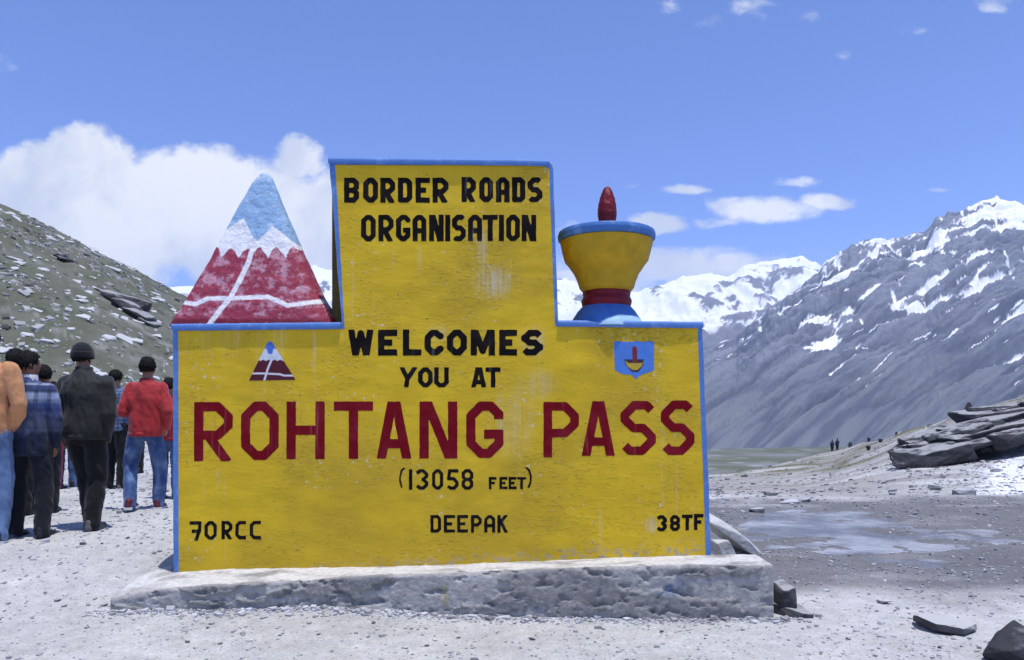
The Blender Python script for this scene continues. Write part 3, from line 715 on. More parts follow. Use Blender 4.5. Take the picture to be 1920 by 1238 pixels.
# --- model mountain on the left shoulder
OL = [(323, 614), (325, 607), (345, 574), (370, 529), (395, 484), (420, 434), (445, 385), (466, 347), (475, 334), (482, 327), (490, 325)]
OR = [(637, 614), (633, 604), (619, 580), (600, 552), (576, 500), (556, 455), (531, 398), (510, 350), (504, 334), (498, 327), (491, 325)]
nlev, nseg = 220, 420
pys = np.concatenate([np.linspace(613, 345, 190), np.linspace(344, 325.2, 30)])
lx = np.interp(-pys, [-b for _, b in OL], [a for a, _ in OL]); rx = np.interp(-pys, [-b for _, b in OR], [a for a, _ in OR])
V = []; C = []
for i, py in enumerate(pys):
    t = (613 - py) / (613 - 325.0); dm = WY + .08 + .19 * t
    z = CAM_H + (HOR - py) / F_PX * dm
    xl, xr_ = (lx[i] - CX) / F_PX * (WY + .18), (rx[i] - CX) / F_PX * (WY + .18)
    if i == 0: z = wz(609)
    hx, cxm = (xr_ - xl) / 2, (xr_ + xl) / 2; hy = .26 * (1 - t) ** .95 + .022
    if py < 345: hy = max(.004, hy * math.sqrt(max(0, 1 - ((345 - py) / 20) ** 2)))
    cy = WY + .268
    aa = np.linspace(0, 2 * np.pi, 2001); e = .42
    ex = np.sign(np.cos(aa)) * np.abs(np.cos(aa)) ** e; ey = np.sign(np.sin(aa)) * np.abs(np.sin(aa)) ** e
    sl_ = np.concatenate([[0], np.cumsum(np.hypot(np.diff(ex), .5 * np.diff(ey)))]); q_ = np.linspace(0, sl_[-1], nseg, endpoint=False); ex = np.interp(q_, sl_, ex); ey = np.interp(q_, sl_, ey); ang = q_
    x = cxm + hx * ex; y = cy + hy * ey
    nn = fbm(x * 7 + y * 3, z * 7 + ang * 0, 3, 401) * .006
    V.append(np.stack([x + nn * ex, y + nn * ey * 1.2, np.full(nseg, z)], -1))
V = np.concatenate(V); nV = len(V)
V = np.concatenate([V, [[V[-nseg:, 0].mean(), V[-nseg:, 1].mean(), V[-1, 2] + .001]]])
ppx = CX + V[:, 0] / V[:, 1] * F_PX; ppy = HOR - (V[:, 2] - CAM_H) / V[:, 1] * F_PX     # where the sign painter drew it, in sign units
x, z = ppx, -ppy; wob = 1.2 * fbm(x * .12, z * .12, 3, 402)
c = np.tile(np.array([.31, .038, .07]), (len(V), 1))
wearn = fbm(x * .035, z * .045, 5, 403, .62) + .22 * fbm(x * .25, z * .25, 3, 404)
c = cmix(c, [.55, .30, .37], sstep(-.08, .34, wearn) * sstep(-598, -588, z) * .9); c = cmix(c, [.17, .012, .03], sstep(-595, -601, z + wob))
neg = lambda p: [(a, -b) for a, b in p]
teeth = neg([(300, 470), (399, 470), (403, 464), (407, 463), (411, 466), (414, 484), (421, 477), (428, 468), (434, 466), (440, 470), (447, 484), (456, 472), (464, 467), (472, 468), (478, 474), (483, 465), (488, 463), (503, 484), (511, 468), (518, 463), (525, 470), (536, 483), (544, 466), (550, 463), (563, 470), (660, 470), (660, 200), (300, 200)])
c = cmix(c, [.80, .80, .82], sstep(.8, -.8, poly_sdf(teeth, x, z) + wob))
peaks = neg([(300, 470), (410, 440), (418, 434.5), (456.5, 410), (480, 455), (511.4, 423.5), (558, 460), (660, 480), (660, 200), (300, 200)])
bl = np.tile(np.array([.27, .43, .63]), (len(V), 1)); bl = cmix(bl, [.42, .54, .66], sstep(.0, .5, fbm(x * .05, z * .06, 5, 405, .65) + .9 * sstep(-345, -325, z) - .05))
m_ = sstep(.8, -.8, poly_sdf(peaks, x, z) + wob)[:, None]; c = c * (1 - m_) + bl * m_
ln = np.minimum(line_d(neg([(477, 452), (466, 492), (450, 525), (432, 558), (410, 585), (390, 612)]), x, z) - 4.6, line_d(neg([(335, 565), (366, 570.5), (390, 560), (437, 559.5), (503, 556.7), (522, 565), (539, 573), (575, 568), (610, 565), (626, 575)]), x, z) - 4.0)
c = cmix(c, [.80, .78, .79], sstep(1.0, -1.0, ln + wob))
c = cmix(c, [.62, .55, .57], sstep(.30, .55, fbm(x * .06 + 9, z * .07, 5, 406, .7)) * .5)
Fm = [list(f) for f in grid_faces(nlev, nseg, True)] + [[nV - nseg + k, nV - nseg + (k + 1) % nseg, nV] for k in range(nseg)]
M_MODEL = mat('model_paint', attr=True, rough=.7, spec=.3, var=.14, vscale=24, bump=.016, bscale=22)
o = local(mesh_np('mountain_model', V, Fm, M_MODEL, SG, col=c)); o['label'] = 'painted model peak, red below, white snow line and pale blue summit'

# --- oil lamp on the right shoulder
LY = WY + .25; PS = LY / F_PX
def lathe(name, prof, m, parent, seg=64, seed=0, amp=.003, colfn=None, cx=1137.0):
    """prof: (half width px, row px)"""
    x0 = (cx - CX) * PS; V = []
    pr = [(r * PS, CAM_H + (HOR - p) * PS) for r, p in prof]
    ang = np.linspace(0, 2 * np.pi, seg, endpoint=False)
    for r, z in pr:
        rr = r * (1 + .02 * fbm(np.cos(ang) * 1.5 + seed, np.sin(ang) * 1.5 + z * 6, 3, seed)) + amp * fbm(np.cos(ang) * 5, np.sin(ang) * 5 + z * 20, 3, seed + 1)
        V.append(np.stack([x0 + rr * np.cos(ang), LY + rr * np.sin(ang), np.full(seg, z)], -1))
    V = np.concatenate(V); n = len(V)
    Fs = [list(f) for f in grid_faces(len(pr), seg, True)]
    Fs += [list(range(seg))[::-1], list(range(n - seg, n))]
    return local(mesh_np(name, V, Fs, m, parent, col=None if colfn is None else colfn(V)))
def dens(p, n=6):
    p = np.array(p, float); s = np.concatenate([[0], np.cumsum(np.hypot(*np.diff(p, axis=0).T))]); q = np.linspace(0, s[-1], len(p) * n)
    return list(zip(np.interp(q, s, p[:, 0]), np.interp(q, s, p[:, 1])))
M_LAMPY = mat('lamp_yellow', (.50, .30, .012), rough=.65, spec=.25, var=.18, vscale=7, bump=.010, bscale=18)
M_LAMPR = mat('lamp_red', (.155, .006, .016), rough=.5, spec=.25, var=.3, vscale=9, bump=.012, bscale=20)
M_LAMPB = mat('lamp_blue', (.045, .15, .42), rough=.55, spec=.4, extra=blue_extra, bump=.010, bscale=18)
bowl = lathe('lamp_bowl', dens([(42, 549), (47, 546), (51, 541), (54, 530), (60, 515), (70, 500), (78, 490), (81, 478), (84, 466), (86, 455)]), M_LAMPY, SG, seed=11)
bowl['label'] = 'yellow bowl of the model oil lamp'
def rebase(o): o.parent = bowl; o.matrix_parent_inverse = Matrix.Identity(4); return o
rebase(lathe('lamp_rim', dens([(85, 454.5), (90, 451), (91, 444), (89, 437), (80, 434.5), (40, 434)]), M_LAMPB, SG, seed=12))
rebase(lathe('lamp_neck', dens([(43, 579), (46, 573), (47.5, 565), (45, 560), (43.5, 556), (45, 551), (43, 546)]), M_LAMPR, SG, seed=13))
def foot_col(V):
    px = CX + V[:, 0] / V[:, 1] * F_PX; py = HOR - (V[:, 2] - CAM_H) / V[:, 1] * F_PX
    c = np.tile(np.array([.05, .16, .45]), (len(V), 1))
    return cmix(c, [.36, .55, .70], sstep(2, -2, 590 + .006 * (px - 1172) ** 2 - py + 3 * fbm(px * .05, py * .05, 3, 7)))
rebase(lathe('lamp_foot', dens([(70, 617), (67, 608), (62, 598), (54, 586), (46, 577), (41, 573)]), mat('lamp_foot_paint', attr=True, rough=.6, var=.15, vscale=12, bump=.003), SG, seed=14, colfn=foot_col))
rebase(lathe('lamp_flame', dens([(14, 436), (15, 425), (17, 410), (18, 400), (16.5, 385), (13, 370), (9, 359), (5.5, 352.5), (2, 350.5)]), M_LAMPR, SG, seg=40, seed=15, amp=.006, cx=1138.5))

# --- rough concrete plinth
FY = 5.33
TOPF = [(190, 1124), (208, 1121), (300, 1105), (435, 1095), (560, 1089), (700, 1079), (840, 1075), (1000, 1068), (1150, 1063), (1300, 1059), (1445, 1061), (1470, 1062)]
TOPB = [(190, 1092), (326, 1073), (435, 1067), (560, 1065), (700, 1063), (840, 1059), (1000, 1053), (1150, 1046), (1334, 1041), (1470, 1040)]
x0, x1 = (208 - CX) / F_PX * FY, (1450 - CX) / F_PX * FY
ncol = 520; xs = np.linspace(x0, x1, ncol)
pf = CX + xs / FY * F_PX; zf = CAM_H + (HOR - np.interp(pf, *zip(*TOPF))) / F_PX * FY + .010 * fbm(xs * 3, xs * 0, 4, 501)
pb = CX + xs / WY * F_PX; zb_ = CAM_H + (HOR - np.interp(pb, *zip(*TOPB))) / F_PX * WY
rows = []
fr = np.concatenate([np.linspace(0, .86, 44)])
for v in fr: rows.append((FY + .0 * xs - .012 * (1 - v), -.12 + (zf - .018 + .12) * (v / .86) if v < .86 else zf - .018))
for a in np.linspace(0, np.pi / 2, 7)[1:]: rows.append((FY + .018 * (1 - math.cos(a)), zf - .018 + .018 * math.sin(a)))
for s_ in np.linspace(0.05, 1, 26): rows.append((FY + .018 + (WY - FY - .018) * s_ + 0 * xs, zf + (zb_ - zf) * s_))
yb_ = WY + .62 - .60 * sstep(1.40, 1.50, xs); rows.append((yb_, zb_ + .0)); rows.append((yb_ + .02, -.15 + 0 * xs))
Vr = []
for k_, (yy_, z_) in enumerate(rows):
    yy_ = yy_ + 0 * xs; z_ = z_ + 0 * xs
    nz_ = np.zeros(ncol)
    if k_ < 51:
        rough = fbm(xs * 2.2, z_ * 3, 3, 502) * .014 + ridged(xs * 6, z_ * 9, 4, 503) * .005 + np.maximum(fbm(xs * 7, z_ * 15, 4, 504) - .16, 0) * .11
        flake = np.where(fbm(xs * 1.3, z_ * 3.5, 4, 505) > .02, -.014, 0.0)          # skim coat still holding
        ends = sstep(x0, x0 + .04, xs) * (1 - sstep(x1 - .03, x1, xs))
        nz_ = (rough + flake) * (.3 + .7 * ends)
    yy_ = yy_ + nz_
    z_ = z_ + (.007 * fbm(xs * 7, yy_ * 7, 4, 506) if k_ >= 44 else 0)
    Vr.append(np.stack([xs, yy_, z_], -1))
V = np.concatenate(Vr); nr = len(rows)
Fp = [list(f) for f in grid_faces(nr, ncol)]
Fp += [[k_ * ncol for k_ in range(nr)], [k_ * ncol + ncol - 1 for k_ in range(nr)][::-1]]
px = CX + V[:, 0] / V[:, 1] * F_PX; py = HOR - (V[:, 2] - CAM_H) / V[:, 1] * F_PX
fl = sstep(-.03, .07, fbm(V[:, 0] * 1.3, V[:, 2] * 3.5, 4, 505))
c = lerp(np.tile(np.array([.37, .355, .335]), (len(V), 1)), [.265, .257, .243], fl); c = lerp(c, [.52, .51, .49], sstep(.15, .5, fbm(V[:, 0] * 9, V[:, 2] * 9, 4, 507)) * (1 - fl) * .8)
c = lerp(c, [.17, .17, .17], sstep(.2, .5, fbm(V[:, 0] * 3.1, V[:, 2] * 5, 4, 508)) * .7)
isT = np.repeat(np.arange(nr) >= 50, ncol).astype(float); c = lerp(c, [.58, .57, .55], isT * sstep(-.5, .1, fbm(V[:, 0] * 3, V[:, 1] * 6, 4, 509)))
c = lerp(c, [.11, .19, .30], np.exp(-((px - 1258) / 26) ** 2 - ((py - 1103) / 14) ** 2) * sstep(-.3, .2, fbm(V[:, 0] * 14, V[:, 2] * 14, 4, 510)) * .9)      # blue paint splash
c = lerp(c, [.38, .32, .08], np.exp(-((px - 835) / 4) ** 2) * sstep(1090, 1100, py) * sstep(1145, 1130, py) * .6)                                         # yellow drip
M_CONC = mat('weathered_concrete', attr=True, rough=.92, spec=.2, var=.22, vscale=26, bump=.018, bscale=24)
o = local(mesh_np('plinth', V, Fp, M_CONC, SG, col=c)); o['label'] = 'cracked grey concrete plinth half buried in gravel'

# ------------------------------------------------------------------ stones
def hull_mesh(name, seed, sx, sy, sz, n=18, boxy=.75, m=None, bevel=.06, rough=.0):
    """broken stone: convex hull of scattered points, edges knocked off"""
    r = random.Random(seed); bm = bmesh.new()
    for k in range(n):
        v = Vector((r.uniform(-1, 1), r.uniform(-1, 1), r.uniform(-1, 1)))
        mx = max(abs(v.x), abs(v.y), abs(v.z)); v = v.lerp(v / mx, boxy)
        bm.verts.new((v.x * sx / 2, v.y * sy / 2, v.z * sz / 2))
    h = bmesh.ops.convex_hull(bm, input=bm.verts[:])
    bmesh.ops.delete(bm, geom=[g for g in set(h['geom_interior'] + h['geom_unused']) if isinstance(g, bmesh.types.BMVert) and g.is_valid], context='VERTS')
    bmesh.ops.dissolve_limit(bm, angle_limit=R(8), verts=bm.verts[:], edges=bm.edges[:])
    if bevel: bmesh.ops.bevel(bm, geom=bm.edges[:], offset=bevel * min(sx, sy, sz), segments=1, affect='EDGES', clamp_overlap=True)
    if rough:
        bmesh.ops.triangulate(bm, faces=bm.faces[:])
        for _ in range(3):
            L = [e for e in bm.edges if e.calc_length() > .11 * max(sx, sy)]
            if L: bmesh.ops.subdivide_edges(bm, edges=L, cuts=1)
            bmesh.ops.triangulate(bm, faces=bm.faces[:])
        bm.normal_update()
        for v in bm.verts:
            q = v.co * (3.2 / max(sx, sy)) + Vector((seed * 1.7, 0, 0)); q.z *= 3
            v.co += v.normal * rough * (mnoise.noise(q) + .5 * mnoise.noise(q * 2.3))
    me = bpy.data.meshes.new(name); bm.to_mesh(me); bm.free(); me.materials.append(m)
    return me
def rock_mat(name, face, dust, lo=.55, hi=.85, bump=.02, bscale=12.0):
    """bare stone; dust and grit lie on what faces up"""
    def ex(t, V, c, b):
        mp = t.new('ShaderNodeMapping'); t.l.new(V, mp.inputs[0]); mp.inputs['Scale'].default_value = (1, 1, 4)
        n = t.noise(mp.outputs[0], bscale * .25, 6.0, .65); c = t.mix(t.smooth(n, .3, .7), c, tuple(q * 1.9 for q in face))
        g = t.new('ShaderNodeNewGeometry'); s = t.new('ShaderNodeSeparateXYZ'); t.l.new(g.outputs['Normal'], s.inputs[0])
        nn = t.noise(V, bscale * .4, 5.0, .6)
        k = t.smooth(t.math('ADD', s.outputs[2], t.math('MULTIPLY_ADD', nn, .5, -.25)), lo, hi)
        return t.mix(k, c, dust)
    return mat(name, face, rough=.85, spec=.25, extra=ex, bump=bump, bscale=bscale)
M_SLATE = rock_mat('dark_slate', (.030, .030, .033), (.33, .33, .33), .86, .99, bump=.05, bscale=5.0)
M_HILLR = rock_mat('hill_rock', (.055, .055, .055), (.30, .30, .30), bump=.15, bscale=1.5)
M_PALE = rock_mat('pale_stone', (.30, .30, .29), (.52, .52, .51), .3, .8, bump=.01, bscale=20.0)
M_SLAB = rock_mat('slab_stone', (.045, .045, .05), (.45, .445, .43), .45, .75, bump=.008, bscale=22.0)  # dark face colour carries the shade of the slab's front edge
M_GREY = rock_mat('grey_stone', (.13, .13, .14), (.47, .47, .49), .5, .85, bump=.008, bscale=26.0)

def put(me, name, x, y, z, rot, label=None, cat=None, group=None, parent=None):
    o = bpy.data.objects.new(name, me); o.location = (x, y, z); o.rotation_euler = rot; link(o, parent)
    if label: tag(o, label, cat, group)
    return o
# near stones, each one told apart
def stone(px, py, d, sx, sy, sz, seed, m, label, rot=(0, 0, 0), sink=.3, z=None, boxy=.8, n=20, name='stone'):
    x, y, _ = at(px, py, d); g = tzs(x, y) if z is None else z
    me = hull_mesh(name, seed, sx, sy, sz, n, boxy, m, .05, rough=.012 * max(sx, sy))
    return put(me, name, x, y, g + sz / 2 - sink * sz, rot, label, 'stone')
stone(1777, 1178, 5.02, .40, .26, .075, 21, M_SLAB, 'thin flat slab with dark shaded edge on the gravel at right', (R(3), R(8), R(-6)), .05, name='flat_stone')
stone(1915, 1250, 4.34, .30, .34, .26, 22, M_SLATE, 'dark jagged rock cut off by the bottom right corner', (R(8), R(-14), R(35)), .3, boxy=.25, n=26)
stone(1468, 1098, 5.52, .16, .3, .16, 23, M_SLATE, 'dark block of stone against the right end of the plinth', (0, R(-4), R(6)), -.25, boxy=.95)
stone(1480, 1123, 5.42, .26, .28, .07, 24, M_SLATE, 'low flat stone under the dark block beside the plinth', (0, R(6), R(-5)), .2, boxy=.9, name='flat_stone')
stone(1356, 1030, 7.45, .21, .22, .24, 25, M_PALE, 'whitish block standing behind the right edge of the sign', (0, 0, R(12)), .12, boxy=.85)
stone(1364, 1003, 7.75, .78, .26, .12, 26, M_PALE, 'long leaning stone slab resting behind the whitish block', (R(-4), R(36), R(14)), 0, z=.17, boxy=.9, name='leaning_slab')
stone(1660, 1162 - 30, 5.75, .10, .08, .04, 27, M_GREY, 'small yellowish stone on the gravel near the wet ground', (0, 0, .3), .2)
for i, (px, py, s, lab) in enumerate([(1480, 945, .20, 'dark stone on the far edge of the puddle'), (1512, 941, .16, 'smaller dark stone right of the dark one at the far edge of the puddle'),
        (1810, 930, .26, 'dark stone lying on the pale bank at far right'), (1420, 960, .16, 'lone stone on the pale mud behind the puddle')]):
    d = CAM_H * F_PX / (py - HOR)
    stone(px, py, d, s * 1.5, s, s * .6, 60 + i, M_GREY, lab, (0, 0, i), .3)

# small loose stones lying on the gravel
loose = [hull_mesh('loose_stone', 100 + k, 1, .8, .55, 14, .6, M_GREY, .08) for k in range(6)]
spots = [(800, 1212), (165, 1135), (192, 1168), (163, 1258 - 80), (352, 1205), (455, 1190), (390, 1178), (525, 1192), (597, 1190), (108, 1105), (290, 1020), (304, 1036), (155, 1014), (305, 905),
         (235, 1075), (195, 1098), (1590, 1199), (1762, 1215), (1728, 1150), (1788, 1199), (1310, 1218), (860, 1226), (1130, 1180), (1000, 1200), (1240, 1185), (60, 1160), (15, 1108), (690, 1195)]
for i, (px, py) in enumerate(spots):
    d = 5.5
    for _ in range(8): d = (CAM_H - tzs((px - CX) / F_PX * d, d)) * F_PX / (py - HOR)
    x = (px - CX) / F_PX * d; s = random.uniform(.028, .05) * (d / 5.2)
    o = put(loose[i % 6], 'loose_stone', x, d, tzs(x, d) + s * .12, (random.uniform(-.2, .2), random.uniform(-.2, .2), random.uniform(0, 6)), 'small grey stone lying loose on the pale gravel', 'stone', 'small stones on the gravel')
    o.scale = (s, s, s)

# gravel: uncountable, one mesh
def gravel(name, npts, pick, size, m, seed, tone, eps=.25):
    r = np.random.default_rng(seed)
    x, y, s = pick(r, npts)
    z = tz(x, y)
    cube = np.array([(-1, -1, -1), (1, -1, -1), (1, 1, -1), (-1, 1, -1), (-1, -1, 1), (1, -1, 1), (1, 1, 1), (-1, 1, 1)], float) * .5
    fc = np.array([(0, 3, 2, 1), (4, 5, 6, 7), (0, 1, 5, 4), (1, 2, 6, 5), (2, 3, 7, 6), (3, 0, 4, 7)])
    n = len(x); P_ = cube[None] * (1 + r.uniform(-.45, .25, (n, 8, 3))); P_ *= np.stack([s * r.uniform(.8, 1.5, n), s * r.uniform(.7, 1.1, n), s * r.uniform(.35, .75, n)], -1)[:, None, :]
    a = r.uniform(0, 6.28, n); ca, sa = np.cos(a)[:, None], np.sin(a)[:, None]
    Xr = P_[:, :, 0] * ca - P_[:, :, 1] * sa; Yr = P_[:, :, 0] * sa + P_[:, :, 1] * ca
    gx_, gy_ = (tz(x + eps, y) - tz(x - eps, y)) / (2 * eps), (tz(x, y + eps) - tz(x, y - eps)) / (2 * eps)      # lie with the slope
    V = np.stack([Xr + x[:, None], Yr + y[:, None], P_[:, :, 2] + (z + s * .12)[:, None] + np.clip(gx_, -.7, .7)[:, None] * Xr + np.clip(gy_, -.7, .7)[:, None] * Yr], -1).reshape(-1, 3)
    Fq = (fc[None] + (np.arange(n) * 8)[:, None, None]).reshape(-1, 4)
    t = np.repeat(tone(r, n, x, y), 8, 0)
    return tag(mesh_np(name, V, Fq, m, smooth=False, col=t), kind='stuff')
def pick_near(r, n):
    u = r.uniform(-.72, .72, n); d = np.exp(r.uniform(math.log(4.1), math.log(34), n)); x, y = u * d, d
    dens = fbm(x * .8, y * .8, 3, 601); keep = (r.uniform(0, 1, n) < .35 + .9 * np.clip(dens + .25, 0, 1)) & ~((x > x0 - .03) & (x < x1 + .03) & (y > FY - .01) & (y < 6.4)) & (tz(x, y) > -.01)
    x, y = x[keep], y[keep]; s = np.exp(r.normal(math.log(.011), .45, len(x))) * np.clip(y / 6, .8, 3.2)
    return x, y, np.clip(s, .005, .06)
def tone_near(r, n, x, y):
    b = np.clip(r.normal(.38, .10, n), .1, .6)[:, None]; return b * np.array([1.0, 1.0, 1.04])
M_GRAV = mat('gravel_stone', attr=True, rough=.9, spec=.2)
gravel('gravel', 36000, pick_near, 0, M_GRAV, 5, tone_near)
def pick_foot(r, n):
    x = r.uniform(x0 - .1, x1 + .2, n); y = FY - .02 - np.abs(r.normal(0, .07, n)); s = np.exp(r.normal(math.log(.014), .5, n)); return x, y, np.clip(s, .006, .05)
gravel('plinth_rubble', 1500, pick_foot, 0, M_GRAV, 6, tone_near)
def pick_bank(r, n):
    u = r.uniform(.22, .80, n); d = np.exp(r.uniform(math.log(14), math.log(95), n)); x, y = u * d, d
    keep = r.uniform(0, 1, n) < .25 + 1.2 * np.clip(fbm(x * .2, y * .2, 3, 602), 0, 1)
    x, y = x[keep], y[keep]; return x, y, np.clip(np.exp(r.normal(math.log(.045), .6, len(x))) * np.sqrt(y / 25), .02, .32)
gravel('bank_rubble', 7000, pick_bank, 0, M_GRAV, 7, lambda r, n, x, y: np.clip(r.normal(.34, .12, n), .08, .6)[:, None] * np.array([1, .98, .96]))
def pick_hill(r, n):
    u = r.uniform(-.75, -.25, n); d = np.exp(r.uniform(math.log(45), math.log(165), n)); x, y = u * d, d
    keep = (r.uniform(0, 1, n) < .12 + 1.3 * np.clip(fbm(x * .06 + 5, y * .06, 3, 603) + .1, 0, 1))
    x, y = x[keep], y[keep]; return x, y, np.clip(np.exp(r.normal(math.log(.2), .45, len(x))), .08, .7)
gravel('hillside_rubble', 16000, pick_hill, 0, M_GRAV, 8, lambda r, n, x, y: np.clip(r.normal(.29, .12, n), .05, .55)[:, None] * np.array([1, 1, .97]), 1.2)

# pale slabs on the left hillside, dipping to the right with the strata
hs = [hull_mesh('hillside_stone', 200 + k, 1, .7, .34, 14, .75, M_PALE, .06) for k in range(8)]
rs = random.Random(3); made = 0
while made < 140:
    px, d = rs.uniform(-15, 345), math.exp(rs.uniform(math.log(55), math.log(150)))
    x = (px - CX) / F_PX * d; z = tzs(x, d); py = HOR - (z - CAM_H) / d * F_PX
    if py > 780: continue
    s = rs.choice([.45, .6, .75, .95, 1.3]) * rs.uniform(.8, 1.2)
    o = put(rs.choice(hs), 'hillside_stone', x, d, z + .02 * s, (R(24) + rs.uniform(-.12, .12), R(18) + rs.uniform(-.2, .2), rs.uniform(-.4, .4)),
            'pale flat stone lying in the grass of the left hillside', 'stone', 'stones on the left hillside')
    o.scale = (s * rs.uniform(.9, 1.7), s, s * rs.uniform(.7, 1.2)); made += 1

# dark layered outcrop on the left hillside, and the smaller crags above it
def crag(name, label, layers, dref, m, depth, grounded=False, cat='rock'):
    """layers: x0, x1 (px), top row at x0, top row at x1, thickness px, distance"""
    cx = sum(l[0] + l[1] for l in layers) / (2 * len(layers)); xb = (cx - CX) / F_PX * dref
    root = empty(name, (xb, dref, tzs(xb, dref))); tag(root, label, cat)
    for i, (a, b, ta, tb, th, d) in enumerate(layers):
        pa, pb = at(a, ta + th / 2, d), at(b, tb + th / 2, d); L_ = math.hypot(pb[0] - pa[0], pb[2] - pa[2]); tilt = -math.atan2(pb[2] - pa[2], pb[0] - pa[0])
        T_ = th / F_PX * d
        me = hull_mesh('rock_layer', 700 + i + int(cx), L_, depth, T_, 22, .74, m, .05, rough=.09 * min(depth, L_) * .5)
        o = bpy.data.objects.new('rock_layer', me); link(o, root)
        o.location = Vector(((pa[0] + pb[0]) / 2, d + depth * .35, (pa[2] + pb[2]) / 2)) - root.location
        if grounded: o.location.z = tzs(o.location.x + xb, d + depth * .2) + T_ * .22 - root.location.z
        o.rotation_euler = (R(random.uniform(-4, 4)), tilt, R(random.uniform(-8, 8)))
    return root
def on_hill(px, py):
    d = 60.0
    while d < 160:
        x = (px - CX) / F_PX * d
        if CAM_H + (HOR - py) / F_PX * d < tzs(x, d): break
        d += 1.0
    return d
dh = on_hill(235, 590) + 1
crag('rock_outcrop', 'large dark layered outcrop jutting from the middle of the left hillside',
     [(176, 236, 538, 552, 9, dh + 3), (182, 250, 548, 572, 22, dh + 1), (205, 262, 556, 588, 22, dh), (225, 274, 578, 604, 18, dh - .5), (252, 284, 596, 612, 14, dh - 1)], dh, M_HILLR, 4.5, True)
dh = on_hill(112, 492)
crag('small_crag', 'small dark crag below the skyline on the left hillside', [(96, 122, 479, 486, 8, dh + 1), (104, 128, 486, 494, 9, dh)], dh, M_HILLR, 3.0, True)
crag('skyline_crag', 'low crag on the skyline of the left hill nearest the sign', [(236, 272, 488, 497, 10, 143), (246, 280, 496, 508, 10, 138)], 142, M_HILLR, 4.0, True)
crag('edge_crag', 'small crag on the upper left skyline', [(36, 64, 387, 396, 7, 132), (22, 44, 400, 407, 8, 121)], 130, M_HILLR, 3.0, True)

# dark slate outcrop on the bank at right
def slate_pile():
    TOPE = [(1664, 872), (1690, 852), (1722, 812), (1756, 794), (1800, 776), (1830, 758), (1920, 747), (2060, 738)]
    BOTE = [(1664, 892), (1715, 888), (1800, 868), (1920, 834), (2060, 796)]
    rp = random.Random(19); L = []
    for i in range(34):
        a = rp.uniform(1664, 1985); ln_ = rp.uniform(55, 190) if i % 3 else rp.uniform(140, 260)
        b = min(a + ln_, 2050); m_ = (a + b) / 2; th = rp.uniform(18, 42)
        tp = lambda q: float(np.interp(q, *zip(*TOPE))); bt = lambda q: float(np.interp(q, *zip(*BOTE)))
        f = rp.random() if i > 9 else i / 9.0                       # 0 foot, 1 crest
        ya, yb = (1 - f) * (bt(a) - th) + f * tp(a), (1 - f) * (bt(b) - th) + f * tp(b)
        sl_ = max(-.30, min(.02, (yb - ya) / max(b - a, 1))); mid = (ya + yb) / 2
        L.append((a, b, mid - sl_ * (b - a) / 2, mid + sl_ * (b - a) / 2, th, 21.8 + 3.6 * f + rp.uniform(-.35, .35)))
    return L
crag('slate_outcrop', 'big dark layered slate outcrop on the bank at the right edge', slate_pile(), 23.0, M_SLATE, 1.5)
up = [(1594, 832, 75, .55), (1629, 823, 70, .5), (1682, 812, 46, .32), (1813, 772, 32, .45), (1651, 838, 45, .35), (1628, 848, 40, .4)]
for i, ((px, py, d, h_), lab) in enumerate(zip(up, ['small dark stone on the skyline just right of the two distant figures', 'dark stone on the skyline second right of the two distant figures', 'small stone on the crest left of the slate outcrop',
        'upright dark stone standing just left of the top of the slate outcrop', 'dark stone on the stony slope below the crest', 'dark boulder on the stony slope left of the slate outcrop'])):
    x = (px - CX) / F_PX * d
    me = hull_mesh('stone', 800 + i, h_ * .7, h_ * .6, h_ * 1.3 if i in (0, 1, 3) else h_ * .7, 16, .7, M_SLATE, .06)
    put(me, 'stone', x, d, tzs(x, d) + h_ * .4, (0, 0, i), lab, 'stone')

# ------------------------------------------------------------------ people
def add_tube(bm, pts, rad, seg=14):
    """closed tapered tube through pts; rad: r or (rx, ry) per point"""
    pts = [Vector(p) for p in pts]; rings = []
    for i, p in enumerate(pts):
        d = (pts[min(i + 1, len(pts) - 1)] - pts[max(i - 1, 0)]).normalized()
        a = Vector((1, 0, 0)) if abs(d.x) < .8 else Vector((0, 0, 1))
        ux = (a - d * a.dot(d)).normalized(); uy = d.cross(ux)
        r = rad[i]; rx, ry = (r, r) if not isinstance(r, (tuple, list)) else r
        rings.append([bm.verts.new(p + ux * (rx * math.cos(2 * math.pi * k / seg)) + uy * (ry * math.sin(2 * math.pi * k / seg))) for k in range(seg)])
    for a, b in zip(rings, rings[1:]):
        for k in range(seg): bm.faces.new((a[k], a[(k + 1) % seg], b[(k + 1) % seg], b[k]))
    bm.faces.new(rings[0][::-1]); bm.faces.new(rings[-1])
def add_ball(bm, c, r, seg=14):
    rx, ry, rz = (r, r, r) if not isinstance(r, (tuple, list)) else r
    m = Matrix.Translation(c) @ Matrix.Diagonal((rx, ry, rz, 1))
    bmesh.ops.create_uvsphere(bm, u_segments=seg, v_segments=10, radius=1.0, matrix=m)
def limb(bm, pts, rad, seg=14):
    """rounded limb: tube with balls at joints and in-between points eased"""
    add_tube(bm, pts, rad, seg)
    for p, r in zip(pts, rad):
        q = r if not isinstance(r, (tuple, list)) else min(r)
        add_ball(bm, p, q * .99, 12)
